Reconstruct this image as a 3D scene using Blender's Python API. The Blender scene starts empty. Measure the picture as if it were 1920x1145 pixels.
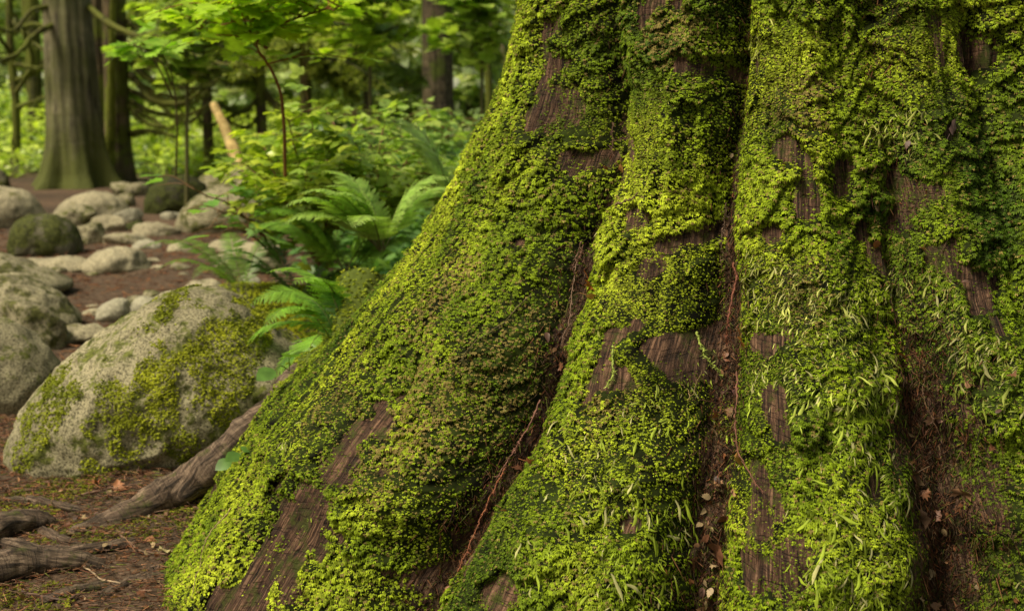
import bpy, bmesh, math
import numpy as np
rng = np.random.default_rng(7)
scene = bpy.context.scene
COL = scene.collection
PI = math.pi
# ------------------------------------------------------------------ camera frame
FPX = 2667.0; CH = 1.1
PHI = math.atan(442.5 / FPX)
Fv = np.array([0, math.cos(PHI), -math.sin(PHI)]); Uv = np.array([0, math.sin(PHI), math.cos(PHI)]); Rv = np.array([1., 0, 0])
CAM = np.array([0, 0, CH])
def ray(px, py): return Fv + Rv * (px - 960) / FPX - Uv * (py - 572.5) / FPX
def at(px, py, y):                      # measured point of the photo at distance y
    d = ray(px, py); return CAM + d * (y / d[1])
# ------------------------------------------------------------------ noise
def _h(ix, iy, iz, s):
    h = (ix.astype(np.int64) * 374761393 + iy.astype(np.int64) * 668265263 + iz.astype(np.int64) * 2147483647 + s * 974711) & 0xffffffff
    h = ((h ^ (h >> 13)) * 1274126177) & 0xffffffff
    h = ((h ^ (h >> 16)) * 2246822519) & 0xffffffff
    return ((h ^ (h >> 15)) & 0xffff).astype(np.float32) / 65535.0
def vnoise(x, y, z, seed=0):            # value noise -1..1
    x = np.asarray(x, float); y = np.asarray(y, float) + x * 0; z = np.asarray(z, float) + x * 0
    ix, iy, iz = np.floor(x), np.floor(y), np.floor(z)
    fx, fy, fz = x - ix, y - iy, z - iz
    fx = fx * fx * (3 - 2 * fx); fy = fy * fy * (3 - 2 * fy); fz = fz * fz * (3 - 2 * fz)
    ix = ix.astype(np.int64); iy = iy.astype(np.int64); iz = iz.astype(np.int64)
    r = 0
    for a in (0, 1):
        for b in (0, 1):
            for c in (0, 1):
                w = (fx if a else 1 - fx) * (fy if b else 1 - fy) * (fz if c else 1 - fz)
                r = r + w * _h(ix + a, iy + b, iz + c, seed)
    return r * 2 - 1
def fbm(x, y, z, seed=0, o=3):
    r = 0; a = 1; t = 0
    for i in range(o):
        r = r + a * vnoise(np.asarray(x) * 2 ** i + 17.3 * i, np.asarray(y) * 2 ** i + 5.1 * i, np.asarray(z) * 2 ** i + 9.7 * i, seed + i); t += a; a *= .5
    return r / t * 1.35
def sm(a, b, x):
    t = np.clip((x - a) / (b - a), 0, 1); return t * t * (3 - 2 * t)
# ------------------------------------------------------------------ mesh helpers
def mesh_obj(name, V, Fs, mat=None, parent=None, cols=None, smooth=False, vec=None):
    if not isinstance(Fs, (list, tuple)): Fs = [Fs]
    Fs = [np.asarray(f) for f in Fs if len(f)]
    me = bpy.data.meshes.new(name)
    V = np.ascontiguousarray(V, np.float32)
    me.vertices.add(len(V)); me.vertices.foreach_set('co', V.ravel())
    nl = sum(f.size for f in Fs); nf = sum(len(f) for f in Fs)
    me.loops.add(nl); me.polygons.add(nf)
    li = np.concatenate([f.ravel() for f in Fs]).astype(np.int32)
    tot = np.concatenate([np.full(len(f), f.shape[1], np.int32) for f in Fs])
    st = np.concatenate([[0], np.cumsum(tot)[:-1]]).astype(np.int32)
    me.loops.foreach_set('vertex_index', li)
    me.polygons.foreach_set('loop_start', st); me.polygons.foreach_set('loop_total', tot)
    if smooth: me.polygons.foreach_set('use_smooth', np.ones(nf, bool))
    if cols is not None:
        a = me.color_attributes.new('Col', 'FLOAT_COLOR', 'POINT')
        c = np.ones((len(V), 4), np.float32); c[:, :3] = np.clip(cols, 0, 1); a.data.foreach_set('color', c.ravel())
    if vec is not None:
        a = me.attributes.new('flow', 'FLOAT_VECTOR', 'POINT'); a.data.foreach_set('vector', np.ascontiguousarray(vec, np.float32).ravel())
    me.update(calc_edges=True)
    o = bpy.data.objects.new(name, me); COL.objects.link(o)
    if mat: me.materials.append(mat)
    if parent is not None: o.parent = parent
    return o
def empty(name, loc=(0, 0, 0)):
    o = bpy.data.objects.new(name, None); COL.objects.link(o); o.location = loc; o.empty_display_size = .1; return o
def tag(o, label=None, cat=None, group=None, kind=None):
    if label: o['label'] = label
    if cat: o['category'] = cat
    if group: o['group'] = group
    if kind: o['kind'] = kind
    return o
def norm(a): return a / np.maximum(np.linalg.norm(a, axis=-1, keepdims=True), 1e-9)
def basis(d, n):                        # columns x, y(long axis), z(normal)
    y = norm(d); x = norm(np.cross(y, n)); z = np.cross(x, y)
    return np.stack([x, y, z], -1)
def stamp(tv, tf, org, M, scale, c=None, tgrad=None):
    tv = np.asarray(tv, float); tf = np.asarray(tf); k = len(tv); n = len(org)
    scale = np.asarray(scale, float)
    if scale.ndim == 1: scale = scale[:, None]
    S = np.broadcast_to(scale, (n, 3)) if scale.shape[1] == 1 else scale
    V = np.einsum('nij,nkj->nki', M, tv[None] * S[:, None, :]) + org[:, None]
    Fc = tf[None] + (k * np.arange(n))[:, None, None]
    cc = None
    if c is not None:
        g = np.ones(k) if tgrad is None else np.asarray(tgrad)
        cc = (c[:, None, :] * g[None, :, None]).reshape(-1, 3)
    return V.reshape(-1, 3), Fc.reshape(-1, tf.shape[1]), cc
class Acc:                              # accumulates pieces of ONE mesh
    def __init__(s): s.V = []; s.F = {}; s.C = []; s.n = 0
    def add(s, V, Fc, C=None):
        V = np.asarray(V, float); Fc = np.asarray(Fc)
        s.V.append(V); s.F.setdefault(Fc.shape[1], []).append(Fc + s.n); s.n += len(V)
        if C is None: C = np.ones((len(V), 3)) * .5
        C = np.asarray(C, float)
        if C.ndim == 1: C = np.tile(C, (len(V), 1))
        s.C.append(C)
    def build(s, name, mat, parent=None, smooth=False):
        return mesh_obj(name, np.concatenate(s.V), [np.concatenate(f) for f in s.F.values()], mat, parent, np.concatenate(s.C), smooth)
def catmull(P, n):
    P = np.asarray(P, float); m = len(P)
    Q = np.vstack([2 * P[0] - P[1], P, 2 * P[-1] - P[-2]])
    t = np.linspace(0, m - 1 - 1e-6, n); i = t.astype(int); f = (t - i)[:, None]
    a, b, c, d = Q[i], Q[i + 1], Q[i + 2], Q[i + 3]
    return .5 * (2 * b + (c - a) * f + (2 * a - 5 * b + 4 * c - d) * f ** 2 + (3 * b - a - 3 * c + d) * f ** 3)
def tube(P, R, sides=8, flat=1.0, noise=0., nseed=0, ns=8.):
    P = np.asarray(P, float); n = len(P); R = np.broadcast_to(np.asarray(R, float), (n,))
    T = norm(np.gradient(P, axis=0))
    ref = np.array([0, 0, 1.]) if abs(T[:, 2]).mean() < .8 else np.array([0, 1., 0])
    X = norm(np.cross(T, ref)); Y = np.cross(X, T)
    a = np.linspace(0, 2 * PI, sides, endpoint=False)
    rr = R[:, None] * np.ones(sides)
    V = P[:, None] + (np.cos(a)[None, :, None] * X[:, None] + flat * np.sin(a)[None, :, None] * Y[:, None]) * rr[..., None]
    if noise:
        q = V.reshape(-1, 3); nz = fbm(q[:, 0] * ns, q[:, 1] * ns, q[:, 2] * ns, nseed).reshape(n, sides)
        V = V + (V - P[:, None]) * (nz * noise)[..., None]
    i = np.arange(n - 1)[:, None] * sides; j = np.arange(sides)[None]; j2 = (j + 1) % sides
    Fq = np.stack([i + j, i + j2, i + sides + j2, i + sides + j], -1).reshape(-1, 4)
    return V.reshape(-1, 3), Fq
# ------------------------------------------------------------------ materials
def new_mat(name):
    m = bpy.data.materials.new(name); m.use_nodes = True; nt = m.node_tree; nt.nodes.clear()
    out = nt.nodes.new('ShaderNodeOutputMaterial'); return m, nt, out
def N(nt, t, **kw):
    n = nt.nodes.new(t)
    for k, v in kw.items():
        if k.startswith('i_'):
            n.inputs[k[2:]].default_value = v
        else: setattr(n, k, v)
    return n
def L(nt, a, b): nt.links.new(a, b)
def leaf_mat(name, trans=.35, rough=.45, spec=.35, bump=0., tint=(1, 1, 1)):
    m, nt, out = new_mat(name)
    at_ = N(nt, 'ShaderNodeAttribute', attribute_name='Col')
    geo = N(nt, 'ShaderNodeNewGeometry')
    no = N(nt, 'ShaderNodeTexNoise'); no.inputs['Scale'].default_value = 40; L(nt, geo.outputs['Position'], no.inputs['Vector'])
    mr = N(nt, 'ShaderNodeMapRange'); mr.inputs['From Min'].default_value = .3; mr.inputs['From Max'].default_value = .7; mr.inputs['To Min'].default_value = .75; mr.inputs['To Max'].default_value = 1.2
    L(nt, no.outputs['Fac'], mr.inputs['Value'])
    mul = N(nt, 'ShaderNodeVectorMath', operation='SCALE'); L(nt, at_.outputs['Color'], mul.inputs[0]); L(nt, mr.outputs[0], mul.inputs['Scale'])
    p = N(nt, 'ShaderNodeBsdfPrincipled'); p.inputs['Roughness'].default_value = rough; p.inputs['Specular IOR Level'].default_value = spec
    L(nt, mul.outputs[0], p.inputs['Base Color'])
    if trans > 0:
        tr = N(nt, 'ShaderNodeBsdfTranslucent'); mu2 = N(nt, 'ShaderNodeVectorMath', operation='MULTIPLY'); mu2.inputs[1].default_value = (1.15, 1.25, .5)
        L(nt, mul.outputs[0], mu2.inputs[0]); L(nt, mu2.outputs[0], tr.inputs['Color'])
        mx = N(nt, 'ShaderNodeMixShader'); mx.inputs[0].default_value = trans
        L(nt, p.outputs[0], mx.inputs[1]); L(nt, tr.outputs[0], mx.inputs[2]); L(nt, mx.outputs[0], out.inputs[0])
    else: L(nt, p.outputs[0], out.inputs[0])
    return m
def ramp(nt, stops):
    r = N(nt, 'ShaderNodeValToRGB'); e = r.color_ramp.elements
    while len(e) < len(stops): e.new(.5)
    for k, (p, c) in enumerate(stops): e[k].position = p; e[k].color = (*c, 1)
    return r
def bark_mat(name, c1, c2, c3, sx=60., sz=5., use_flow=True, moss=0., mosscol=(.10, .14, .015), bump=.6, dist=.01, moss_low=None, crack=.5, tile=1.):
    m, nt, out = new_mat(name)
    if use_flow: src = N(nt, 'ShaderNodeAttribute', attribute_name='flow').outputs['Vector']
    else: src = N(nt, 'ShaderNodeTexCoord').outputs['Object']
    mp = N(nt, 'ShaderNodeMapping'); mp.inputs['Scale'].default_value = (sx, sx if not use_flow else sz, sz if not use_flow else 1); L(nt, src, mp.inputs['Vector'])
    n1 = N(nt, 'ShaderNodeTexNoise'); n1.inputs['Scale'].default_value = 1; n1.inputs['Detail'].default_value = 8; n1.inputs['Roughness'].default_value = .72; n1.inputs['Distortion'].default_value = .9; L(nt, mp.outputs[0], n1.inputs['Vector'])
    geo = N(nt, 'ShaderNodeNewGeometry')
    n2 = N(nt, 'ShaderNodeTexNoise'); n2.inputs['Scale'].default_value = 9 * tile; n2.inputs['Detail'].default_value = 4; L(nt, geo.outputs['Position'], n2.inputs['Vector'])
    r = ramp(nt, [(.38, c1), (.5, c2), (.64, c3)]); L(nt, n1.outputs['Fac'], r.inputs[0])
    mx = N(nt, 'ShaderNodeMix', data_type='RGBA', blend_type='MULTIPLY'); mx.inputs[0].default_value = .8
    r2 = ramp(nt, [(.3, (.5, .48, .45)), (.7, (1.25, 1.15, 1.1))]); L(nt, n2.outputs['Fac'], r2.inputs[0]); L(nt, r.outputs[0], mx.inputs[6]); L(nt, r2.outputs[0], mx.inputs[7])
    # cross cracks
    mp2 = N(nt, 'ShaderNodeMapping'); mp2.inputs['Scale'].default_value = (sx * .18, sz * 12 if use_flow else sx * .18, sz * 12); L(nt, src, mp2.inputs['Vector'])
    n3 = N(nt, 'ShaderNodeTexNoise'); n3.inputs['Scale'].default_value = 1; n3.inputs['Detail'].default_value = 3; L(nt, mp2.outputs[0], n3.inputs['Vector'])
    cr = N(nt, 'ShaderNodeMapRange'); cr.inputs['From Min'].default_value = .36; cr.inputs['From Max'].default_value = .46; L(nt, n3.outputs['Fac'], cr.inputs['Value'])
    mx3 = N(nt, 'ShaderNodeMix', data_type='RGBA', blend_type='MULTIPLY'); mx3.inputs[0].default_value = crack
    L(nt, mx.outputs[2], mx3.inputs[6]); L(nt, cr.outputs[0], mx3.inputs[7])
    colout = mx3.outputs[2]
    if moss > 0 or moss_low:
        n4 = N(nt, 'ShaderNodeTexNoise'); n4.inputs['Scale'].default_value = 6 * tile; n4.inputs['Detail'].default_value = 8; n4.inputs['Roughness'].default_value = .7; L(nt, geo.outputs['Position'], n4.inputs['Vector'])
        mr = N(nt, 'ShaderNodeMapRange'); mr.inputs['From Min'].default_value = .62 - .3 * moss; mr.inputs['From Max'].default_value = .72 - .3 * moss; L(nt, n4.outputs['Fac'], mr.inputs['Value'])
        fac = mr.outputs[0]
        if moss_low:
            sp = N(nt, 'ShaderNodeSeparateXYZ'); L(nt, geo.outputs['Position'], sp.inputs[0])
            ml = N(nt, 'ShaderNodeMapRange'); ml.inputs['From Min'].default_value = moss_low[0]; ml.inputs['From Max'].default_value = moss_low[1]; ml.inputs['To Min'].default_value = .55; ml.inputs['To Max'].default_value = 0
            L(nt, sp.outputs['Z'], ml.inputs['Value'])
            ad = N(nt, 'ShaderNodeMath', operation='ADD'); L(nt, n4.outputs['Fac'], ad.inputs[0]); L(nt, ml.outputs[0], ad.inputs[1]); st = N(nt, 'ShaderNodeMath', operation='MULTIPLY_ADD'); L(nt, n1.outputs['Fac'], st.inputs[0]); st.inputs[1].default_value = .9; L(nt, ad.outputs[0], st.inputs[2]); mr.inputs['From Min'].default_value = .84; mr.inputs['From Max'].default_value = 1.18; L(nt, st.outputs[0], mr.inputs['Value'])
        mm = N(nt, 'ShaderNodeMix', data_type='RGBA'); L(nt, fac, mm.inputs[0]); L(nt, colout, mm.inputs[6]); mm.inputs[7].default_value = (*mosscol, 1)
        colout = mm.outputs[2]
    p = N(nt, 'ShaderNodeBsdfPrincipled'); p.inputs['Roughness'].default_value = .75; p.inputs['Specular IOR Level'].default_value = .25
    L(nt, colout, p.inputs['Base Color'])
    ad2 = N(nt, 'ShaderNodeMath', operation='MULTIPLY_ADD'); L(nt, cr.outputs[0], ad2.inputs[0]); ad2.inputs[1].default_value = crack * .5; L(nt, n1.outputs['Fac'], ad2.inputs[2])
    b = N(nt, 'ShaderNodeBump'); b.inputs['Strength'].default_value = bump; b.inputs['Distance'].default_value = dist; L(nt, ad2.outputs[0], b.inputs['Height']); L(nt, b.outputs[0], p.inputs['Normal'])
    L(nt, p.outputs[0], out.inputs[0]); return m
def rock_mat(name, base=(.27, .24, .17), dark=(.12, .11, .075), moss=.3, mosscol=(.12, .16, .012), speck=90., mscale=5., zlo=None):
    m, nt, out = new_mat(name)
    geo = N(nt, 'ShaderNodeNewGeometry'); P = geo.outputs['Position']
    a = N(nt, 'ShaderNodeTexNoise'); a.inputs['Scale'].default_value = speck; a.inputs['Detail'].default_value = 4; a.inputs['Roughness'].default_value = .7; L(nt, P, a.inputs['Vector'])
    b = N(nt, 'ShaderNodeTexNoise'); b.inputs['Scale'].default_value = 5; b.inputs['Detail'].default_value = 6; L(nt, P, b.inputs['Vector'])
    r = ramp(nt, [(.36, dark), (.52, base), (.72, tuple(min(1, x * 1.45) for x in base))]); L(nt, a.outputs['Fac'], r.inputs[0])
    r2 = ramp(nt, [(.3, (.62, .6, .55)), (.65, (1.1, 1.08, 1.0))]); L(nt, b.outputs['Fac'], r2.inputs[0])
    mx = N(nt, 'ShaderNodeMix', data_type='RGBA', blend_type='MULTIPLY'); mx.inputs[0].default_value = .9; L(nt, r.outputs[0], mx.inputs[6]); L(nt, r2.outputs[0], mx.inputs[7])
    c = N(nt, 'ShaderNodeTexNoise'); c.inputs['Scale'].default_value = mscale; c.inputs['Detail'].default_value = 10; c.inputs['Roughness'].default_value = .72; L(nt, P, c.inputs['Vector'])
    mr = N(nt, 'ShaderNodeMapRange'); mr.inputs['From Min'].default_value = .68 - .35 * moss; mr.inputs['From Max'].default_value = .74 - .35 * moss; L(nt, c.outputs['Fac'], mr.inputs['Value'])
    mm = N(nt, 'ShaderNodeMix', data_type='RGBA'); L(nt, mr.outputs[0], mm.inputs[0]); L(nt, mx.outputs[2], mm.inputs[6])
    d = N(nt, 'ShaderNodeTexNoise'); d.inputs['Scale'].default_value = 60; L(nt, P, d.inputs['Vector'])
    rm = ramp(nt, [(.35, tuple(x * .45 for x in mosscol)), (.65, tuple(x * 1.4 for x in mosscol))]); L(nt, d.outputs['Fac'], rm.inputs[0]); L(nt, rm.outputs[0], mm.inputs[7])
    p = N(nt, 'ShaderNodeBsdfPrincipled'); p.inputs['Roughness'].default_value = .85; p.inputs['Specular IOR Level'].default_value = .2; L(nt, mm.outputs[2], p.inputs['Base Color'])
    bm = N(nt, 'ShaderNodeBump'); bm.inputs['Strength'].default_value = .7; bm.inputs['Distance'].default_value = .006; L(nt, a.outputs['Fac'], bm.inputs['Height']); L(nt, bm.outputs[0], p.inputs['Normal'])
    L(nt, p.outputs[0], out.inputs[0]); return m
def plain_mat(name, rough=.8, spec=.2): return leaf_mat(name, 0, rough, spec)

M_moss = leaf_mat('moss leaves', .22, .6, .12)
M_strand = leaf_mat('moss strands', .25, .55, .15)
M_mat = leaf_mat('moss underlayer', 0, .9, .1)
M_leaf = leaf_mat('shrub leaves', .45, .36, .6)
M_fern = leaf_mat('fern green', .45, .42, .5)
M_far = leaf_mat('far leaves', .5, .45, .5)
M_dry = leaf_mat('dry leaves', .15, .5, .3)
M_litter = plain_mat('forest litter')
M_twig = plain_mat('twig bark', .7, .25)
M_bark = bark_mat('cedar bark', (.012, .007, .005), (.088, .046, .028), (.31, .185, .115), sx=190, sz=13, bump=1., dist=.014, crack=.4, moss=.30, mosscol=(.060, .068, .010), tile=3.5)
M_root = bark_mat('root bark', (.026, .018, .012), (.115, .08, .056), (.30, .225, .16), sx=90, sz=16, bump=1., dist=.010, crack=.3, moss=.22, mosscol=(.07, .075, .015), tile=2)
# ------------------------------------------------------------------ ground
def gz(x, y):
    x = np.asarray(x, float); y = np.asarray(y, float)
    z = .035 * fbm(x * .45, y * .45, 0 * x, 3) * sm(3, 8, y) + .012 * fbm(x * 3, y * 3, 0 * x, 5)
    z = z + sm(15, 24, y) * .25 + np.maximum(0, y - 27) * .34 + sm(6, 14, np.abs(x + 1) - y * .25) * .5
    z = z + .05 * np.exp(-((x + .75) ** 2 + (y - 3.5) ** 2) / .35) * 1.0
    return z
def ground_pt(px, py):
    d = ray(px, py); t = np.linspace(1.2, 60, 6000); P = CAM + t[:, None] * d
    k = np.argmax(P[:, 2] < gz(P[:, 0], P[:, 1])); return P[k]
def gsheet():
    ys = np.concatenate([np.linspace(-6, 1.2, 14), np.linspace(1.3, 5.5, 190), np.geomspace(5.55, 90, 150)])
    xs = np.concatenate([-np.geomspace(60, 2.3, 60), np.linspace(-2.25, 2.25, 190), np.geomspace(2.3, 60, 60)])
    X, Y = np.meshgrid(xs, ys); Z = gz(X, Y) + .006 * vnoise(X * 14, Y * 14, X * 0, 9)
    V = np.stack([X, Y, Z], -1).reshape(-1, 3); w = len(xs)
    i, j = np.meshgrid(np.arange(len(ys) - 1), np.arange(w - 1), indexing='ij'); q = i * w + j
    return V, np.stack([q, q + 1, q + w + 1, q + w], -1).reshape(-1, 4)
def ground_mat():
    m, nt, out = new_mat('forest floor'); geo = N(nt, 'ShaderNodeNewGeometry'); P = geo.outputs['Position']
    a = N(nt, 'ShaderNodeTexNoise'); a.inputs['Scale'].default_value = 55; a.inputs['Detail'].default_value = 6; a.inputs['Roughness'].default_value = .75; L(nt, P, a.inputs['Vector'])
    b = N(nt, 'ShaderNodeTexNoise'); b.inputs['Scale'].default_value = 1.3; b.inputs['Detail'].default_value = 6; L(nt, P, b.inputs['Vector'])
    r = ramp(nt, [(.3, (.022, .014, .008)), (.5, (.088, .060, .040)), (.7, (.18, .128, .085))]); L(nt, a.outputs['Fac'], r.inputs[0])
    r2 = ramp(nt, [(.35, (.7, .7, .7)), (.65, (1.25, 1.15, 1.1))]); L(nt, b.outputs['Fac'], r2.inputs[0])
    mx = N(nt, 'ShaderNodeMix', data_type='RGBA', blend_type='MULTIPLY'); mx.inputs[0].default_value = 1; L(nt, r.outputs[0], mx.inputs[6]); L(nt, r2.outputs[0], mx.inputs[7])
    sp = N(nt, 'ShaderNodeSeparateXYZ'); L(nt, P, sp.inputs[0])
    g = N(nt, 'ShaderNodeMapRange'); g.inputs['From Min'].default_value = 14.5; g.inputs['From Max'].default_value = 17; L(nt, sp.outputs['Y'], g.inputs['Value'])
    c = N(nt, 'ShaderNodeTexNoise'); c.inputs['Scale'].default_value = 3; c.inputs['Detail'].default_value = 8; L(nt, P, c.inputs['Vector'])
    rg = ramp(nt, [(.35, (.012, .018, .005)), (.7, (.06, .10, .015))]); L(nt, c.outputs['Fac'], rg.inputs[0])  # dark hillside colour stands in for shaded gaps between the far leaves
    mm = N(nt, 'ShaderNodeMix', data_type='RGBA'); L(nt, g.outputs[0], mm.inputs[0]); L(nt, mx.outputs[2], mm.inputs[6]); L(nt, rg.outputs[0], mm.inputs[7])
    p = N(nt, 'ShaderNodeBsdfPrincipled'); p.inputs['Roughness'].default_value = .9; p.inputs['Specular IOR Level'].default_value = .15; L(nt, mm.outputs[2], p.inputs['Base Color'])
    bm = N(nt, 'ShaderNodeBump'); bm.inputs['Strength'].default_value = .8; bm.inputs['Distance'].default_value = .01; L(nt, a.outputs['Fac'], bm.inputs['Height']); L(nt, bm.outputs[0], p.inputs['Normal'])
    L(nt, p.outputs[0], out.inputs[0]); return m
V, Fq = gsheet()
tag(mesh_obj('ground', V, Fq, ground_mat(), smooth=True), kind='structure')
# ================================================================== THE BIG MOSSY TREE
AX = np.array([.693, 3.3]); Cd = -AX / np.linalg.norm(AX); Ed = np.array([-Cd[1], Cd[0]])
zk = np.array([-.3, -.04, .05, .22, .32, .47, .585, .68, .82, .94, 1.08, 1.26, 1.6, 2.2, 3.2, 5.5])
rk = np.array([1.78, 1.53, 1.45, 1.33, 1.265, 1.10, 1.01, .925, .825, .775, .705, .662, .60, .54, .49, .42])
def r0(th, z):
    r = np.interp(z, zk, rk)
    fr = np.maximum(0, np.cos(th - .45)) ** 1.4                    # the side towards the path spreads a little less
    return r * (1 - .10 * fr * sm(.6, .1, z))
def hit(px, py):                                        # where a line of sight meets the smooth body: (angle, height)
    d = ray(px, py); t = np.linspace(1.2, 4.2, 3000); P = CAM + t[:, None] * d
    q = P[:, :2] - AX; th = np.arctan2(q @ Ed, q @ Cd); h = np.linalg.norm(q, axis=1) - r0(th, P[:, 2])
    k = np.argmax(h < 0) if (h < 0).any() else np.argmin(h)
    return th[k], P[k, 2]
def curve(pts):
    a = np.array([hit(*p) for p in pts]); o = np.argsort(a[:, 1]); return a[o, 1], a[o, 0]
G0 = curve([(1000, 0), (975, 150), (915, 280), (850, 420), (760, 560), (660, 700), (540, 850), (420, 1040), (350, 1145)])
V1 = curve([(1115, 0), (1102, 120), (1092, 220), (1060, 330), (1010, 470), (965, 600), (912, 740), (842, 860), (748, 1000), (655, 1145)])
V2 = curve([(1372, 0), (1364, 150), (1342, 300), (1326, 450), (1325, 600), (1308, 750), (1298, 900), (1268, 1145)])
V3 = curve([(1650, 0), (1660, 150), (1690, 300), (1712, 420), (1745, 560), (1775, 700), (1805, 850), (1850, 1000), (1890, 1145)])
V4 = curve([(1838, 0), (1870, 200), (1905, 400), (1960, 600), (2050, 850)])
VL = curve([(960, 260), (930, 400), (850, 560), (760, 700), (690, 850), (640, 950)])          # shallow fold on the left buttress
VM = curve([(1560, 120), (1580, 330), (1620, 480), (1660, 620)])                               # shallow fold on the wide rib
B = [(lambda a: (np.array([-.3, 5.]), np.array([a, a * .98])))(a) for a in (-2.05, -2.6, 3.0, 2.5, 2.0, 1.55)]
# (curve, depth keys over z, width keys over z)
GR = [(V1, ([0, .3, .7, 1.0, 1.3, 2, 5], [.36, .31, .22, .18, .13, .06, .03]), ([0, .6, 1.2], [.13, .09, .055])),
      (V2, ([0, .3, .7, 1.0, 1.3, 2, 5], [.27, .25, .21, .17, .14, .07, .03]), ([0, .6, 1.2], [.11, .08, .055])),
      (V3, ([0, .3, .6, .8, 1.0, 1.3, 2, 5], [.34, .30, .20, .12, .06, .045, .04, .03]), ([0, .3, .6, 1.2], [.17, .13, .08, .06])),
      (V4, ([0, .5, 1.2, 5], [.16, .14, .08, .03]), ([0, 1.2], [.12, .06])),
      (VL, ([.25, .4, .7, .9, 1.2], [0, .035, .04, .03, 0]), ([0, 1.2], [.06, .05])),
      (VM, ([.35, .6, .9, 1.1], [0, .065, .065, .03]), ([0, 1.2], [.06, .05]))]
for k, b in enumerate(B): GR.append((b, ([0, .6, 1.3, 5], [.28, .16, .08, .03]), ([0, 1.2], [.12, .07])))
def wrap(a): return (a + PI) % (2 * PI) - PI
def groove(th, z, only=None):
    d = 0
    for k, ((cz, ct), dk, wk) in enumerate(GR):
        if only is not None and k not in only: continue
        s = np.abs(wrap(th - np.interp(z, cz, ct) - .018 * vnoise(z * 5, k * 3.3 + 0 * z, 0 * z, 15) - .010 * vnoise(z * 14, k * 3.3 + 0 * z, 0 * z, 16))) * np.interp(z, zk, rk)
        w = np.interp(z, wk[0], wk[1]); s = np.maximum(0, s - (.020 * sm(1.1, .5, z) + .004) * (k < 3))
        d = d + np.interp(z, dk[0], dk[1]) * (.9 + .12 * vnoise(z * 5, k * 5.1 + 0 * z, 0 * z, 17)) * np.exp(-(s / w) ** 1.15)
    return d
def vfac(th, z, ks=(0, 1, 2), wm=.35):
    f = 0 * th
    for k in ks:
        (cz, ct), dk, wk = GR[k]
        s = np.abs(wrap(th - np.interp(z, cz, ct))) * np.interp(z, zk, rk); s = np.maximum(0, s - .018 * sm(1.1, .5, z))
        f = np.maximum(f, np.exp(-(s / (wm * np.interp(z, wk[0], wk[1]))) ** 2) * (sm(1.15, .8, z) * .45 + .55 if k < 2 else sm(.85, .42, z)))
    return f
def flowu(th, z):                                       # rib coordinate: follows the grain of the buttresses
    T = [-3.3 + 0 * z] + [np.interp(z, *c) for c in (B[0], G0, V1, V2, V3, V4)] + [3.3 + 0 * z]
    K = [-3.3, -2.0, -.95, -.38, -.1, .25, .5, 3.3]; u = np.zeros_like(th)
    for a in range(len(T) - 1):
        mk = (th >= T[a]) & (th <= T[a + 1]); f = (th - T[a]) / np.maximum(T[a + 1] - T[a], 1e-3)
        u = np.where(mk, K[a] + f * (K[a + 1] - K[a]), u)
    return u
def strokes(lst):
    out = []
    for pts in lst:
        a = []
        for (px, py, w) in pts:
            th, z = hit(px, py); th2, _ = hit(px + 8, py); kx = np.clip(abs(th2 - th) * np.interp(z, zk, rk) / (8 * 2.3 / FPX), 1, 1.5)
            a.append((th, z, w * 2.3 / FPX, kx))
        out.append(np.array(a))
    return out
def smask(st, th, z, jit):
    """1 inside the strokes (polylines with half widths) laid out on the trunk's own surface"""
    shp = np.shape(th); T = np.ravel(th); Zr = np.ravel(z); J = np.broadcast_to(jit, shp).ravel(); m = np.zeros(T.size)
    for a in st:
        if len(a) == 1: a = np.vstack([a, a + [1e-4, 1e-4, 0, 0]])
        for k in range(len(a) - 1):
            t0, z0, w0, k0 = a[k]; t1, z1, w1, k1 = a[k + 1]; kx = (k0 + k1) / 2; wm = max(w0, w1) * 2.6
            sel = np.nonzero((Zr > min(z0, z1) - wm) & (Zr < max(z0, z1) + wm) & (T > min(t0, t1) - wm * kx * 1.6) & (T < max(t0, t1) + wm * kx * 1.6))[0]
            if not len(sel): continue
            zz = Zr[sel]; r = np.interp(zz, zk, rk)
            sx = r * wrap(T[sel] - t0) / kx; sz = zz - z0; ex = r * (t1 - t0) / kx; ez = z1 - z0
            h = np.clip((sx * ex + sz * ez) / (ex * ex + ez * ez + 1e-9), 0, 1)
            d = np.hypot(sx - h * ex, sz - h * ez); w = w0 + h * (w1 - w0)
            m[sel] = np.maximum(m[sel], sm(1.55, .6, d / w + J[sel]))
    return m.reshape(shp)
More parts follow.
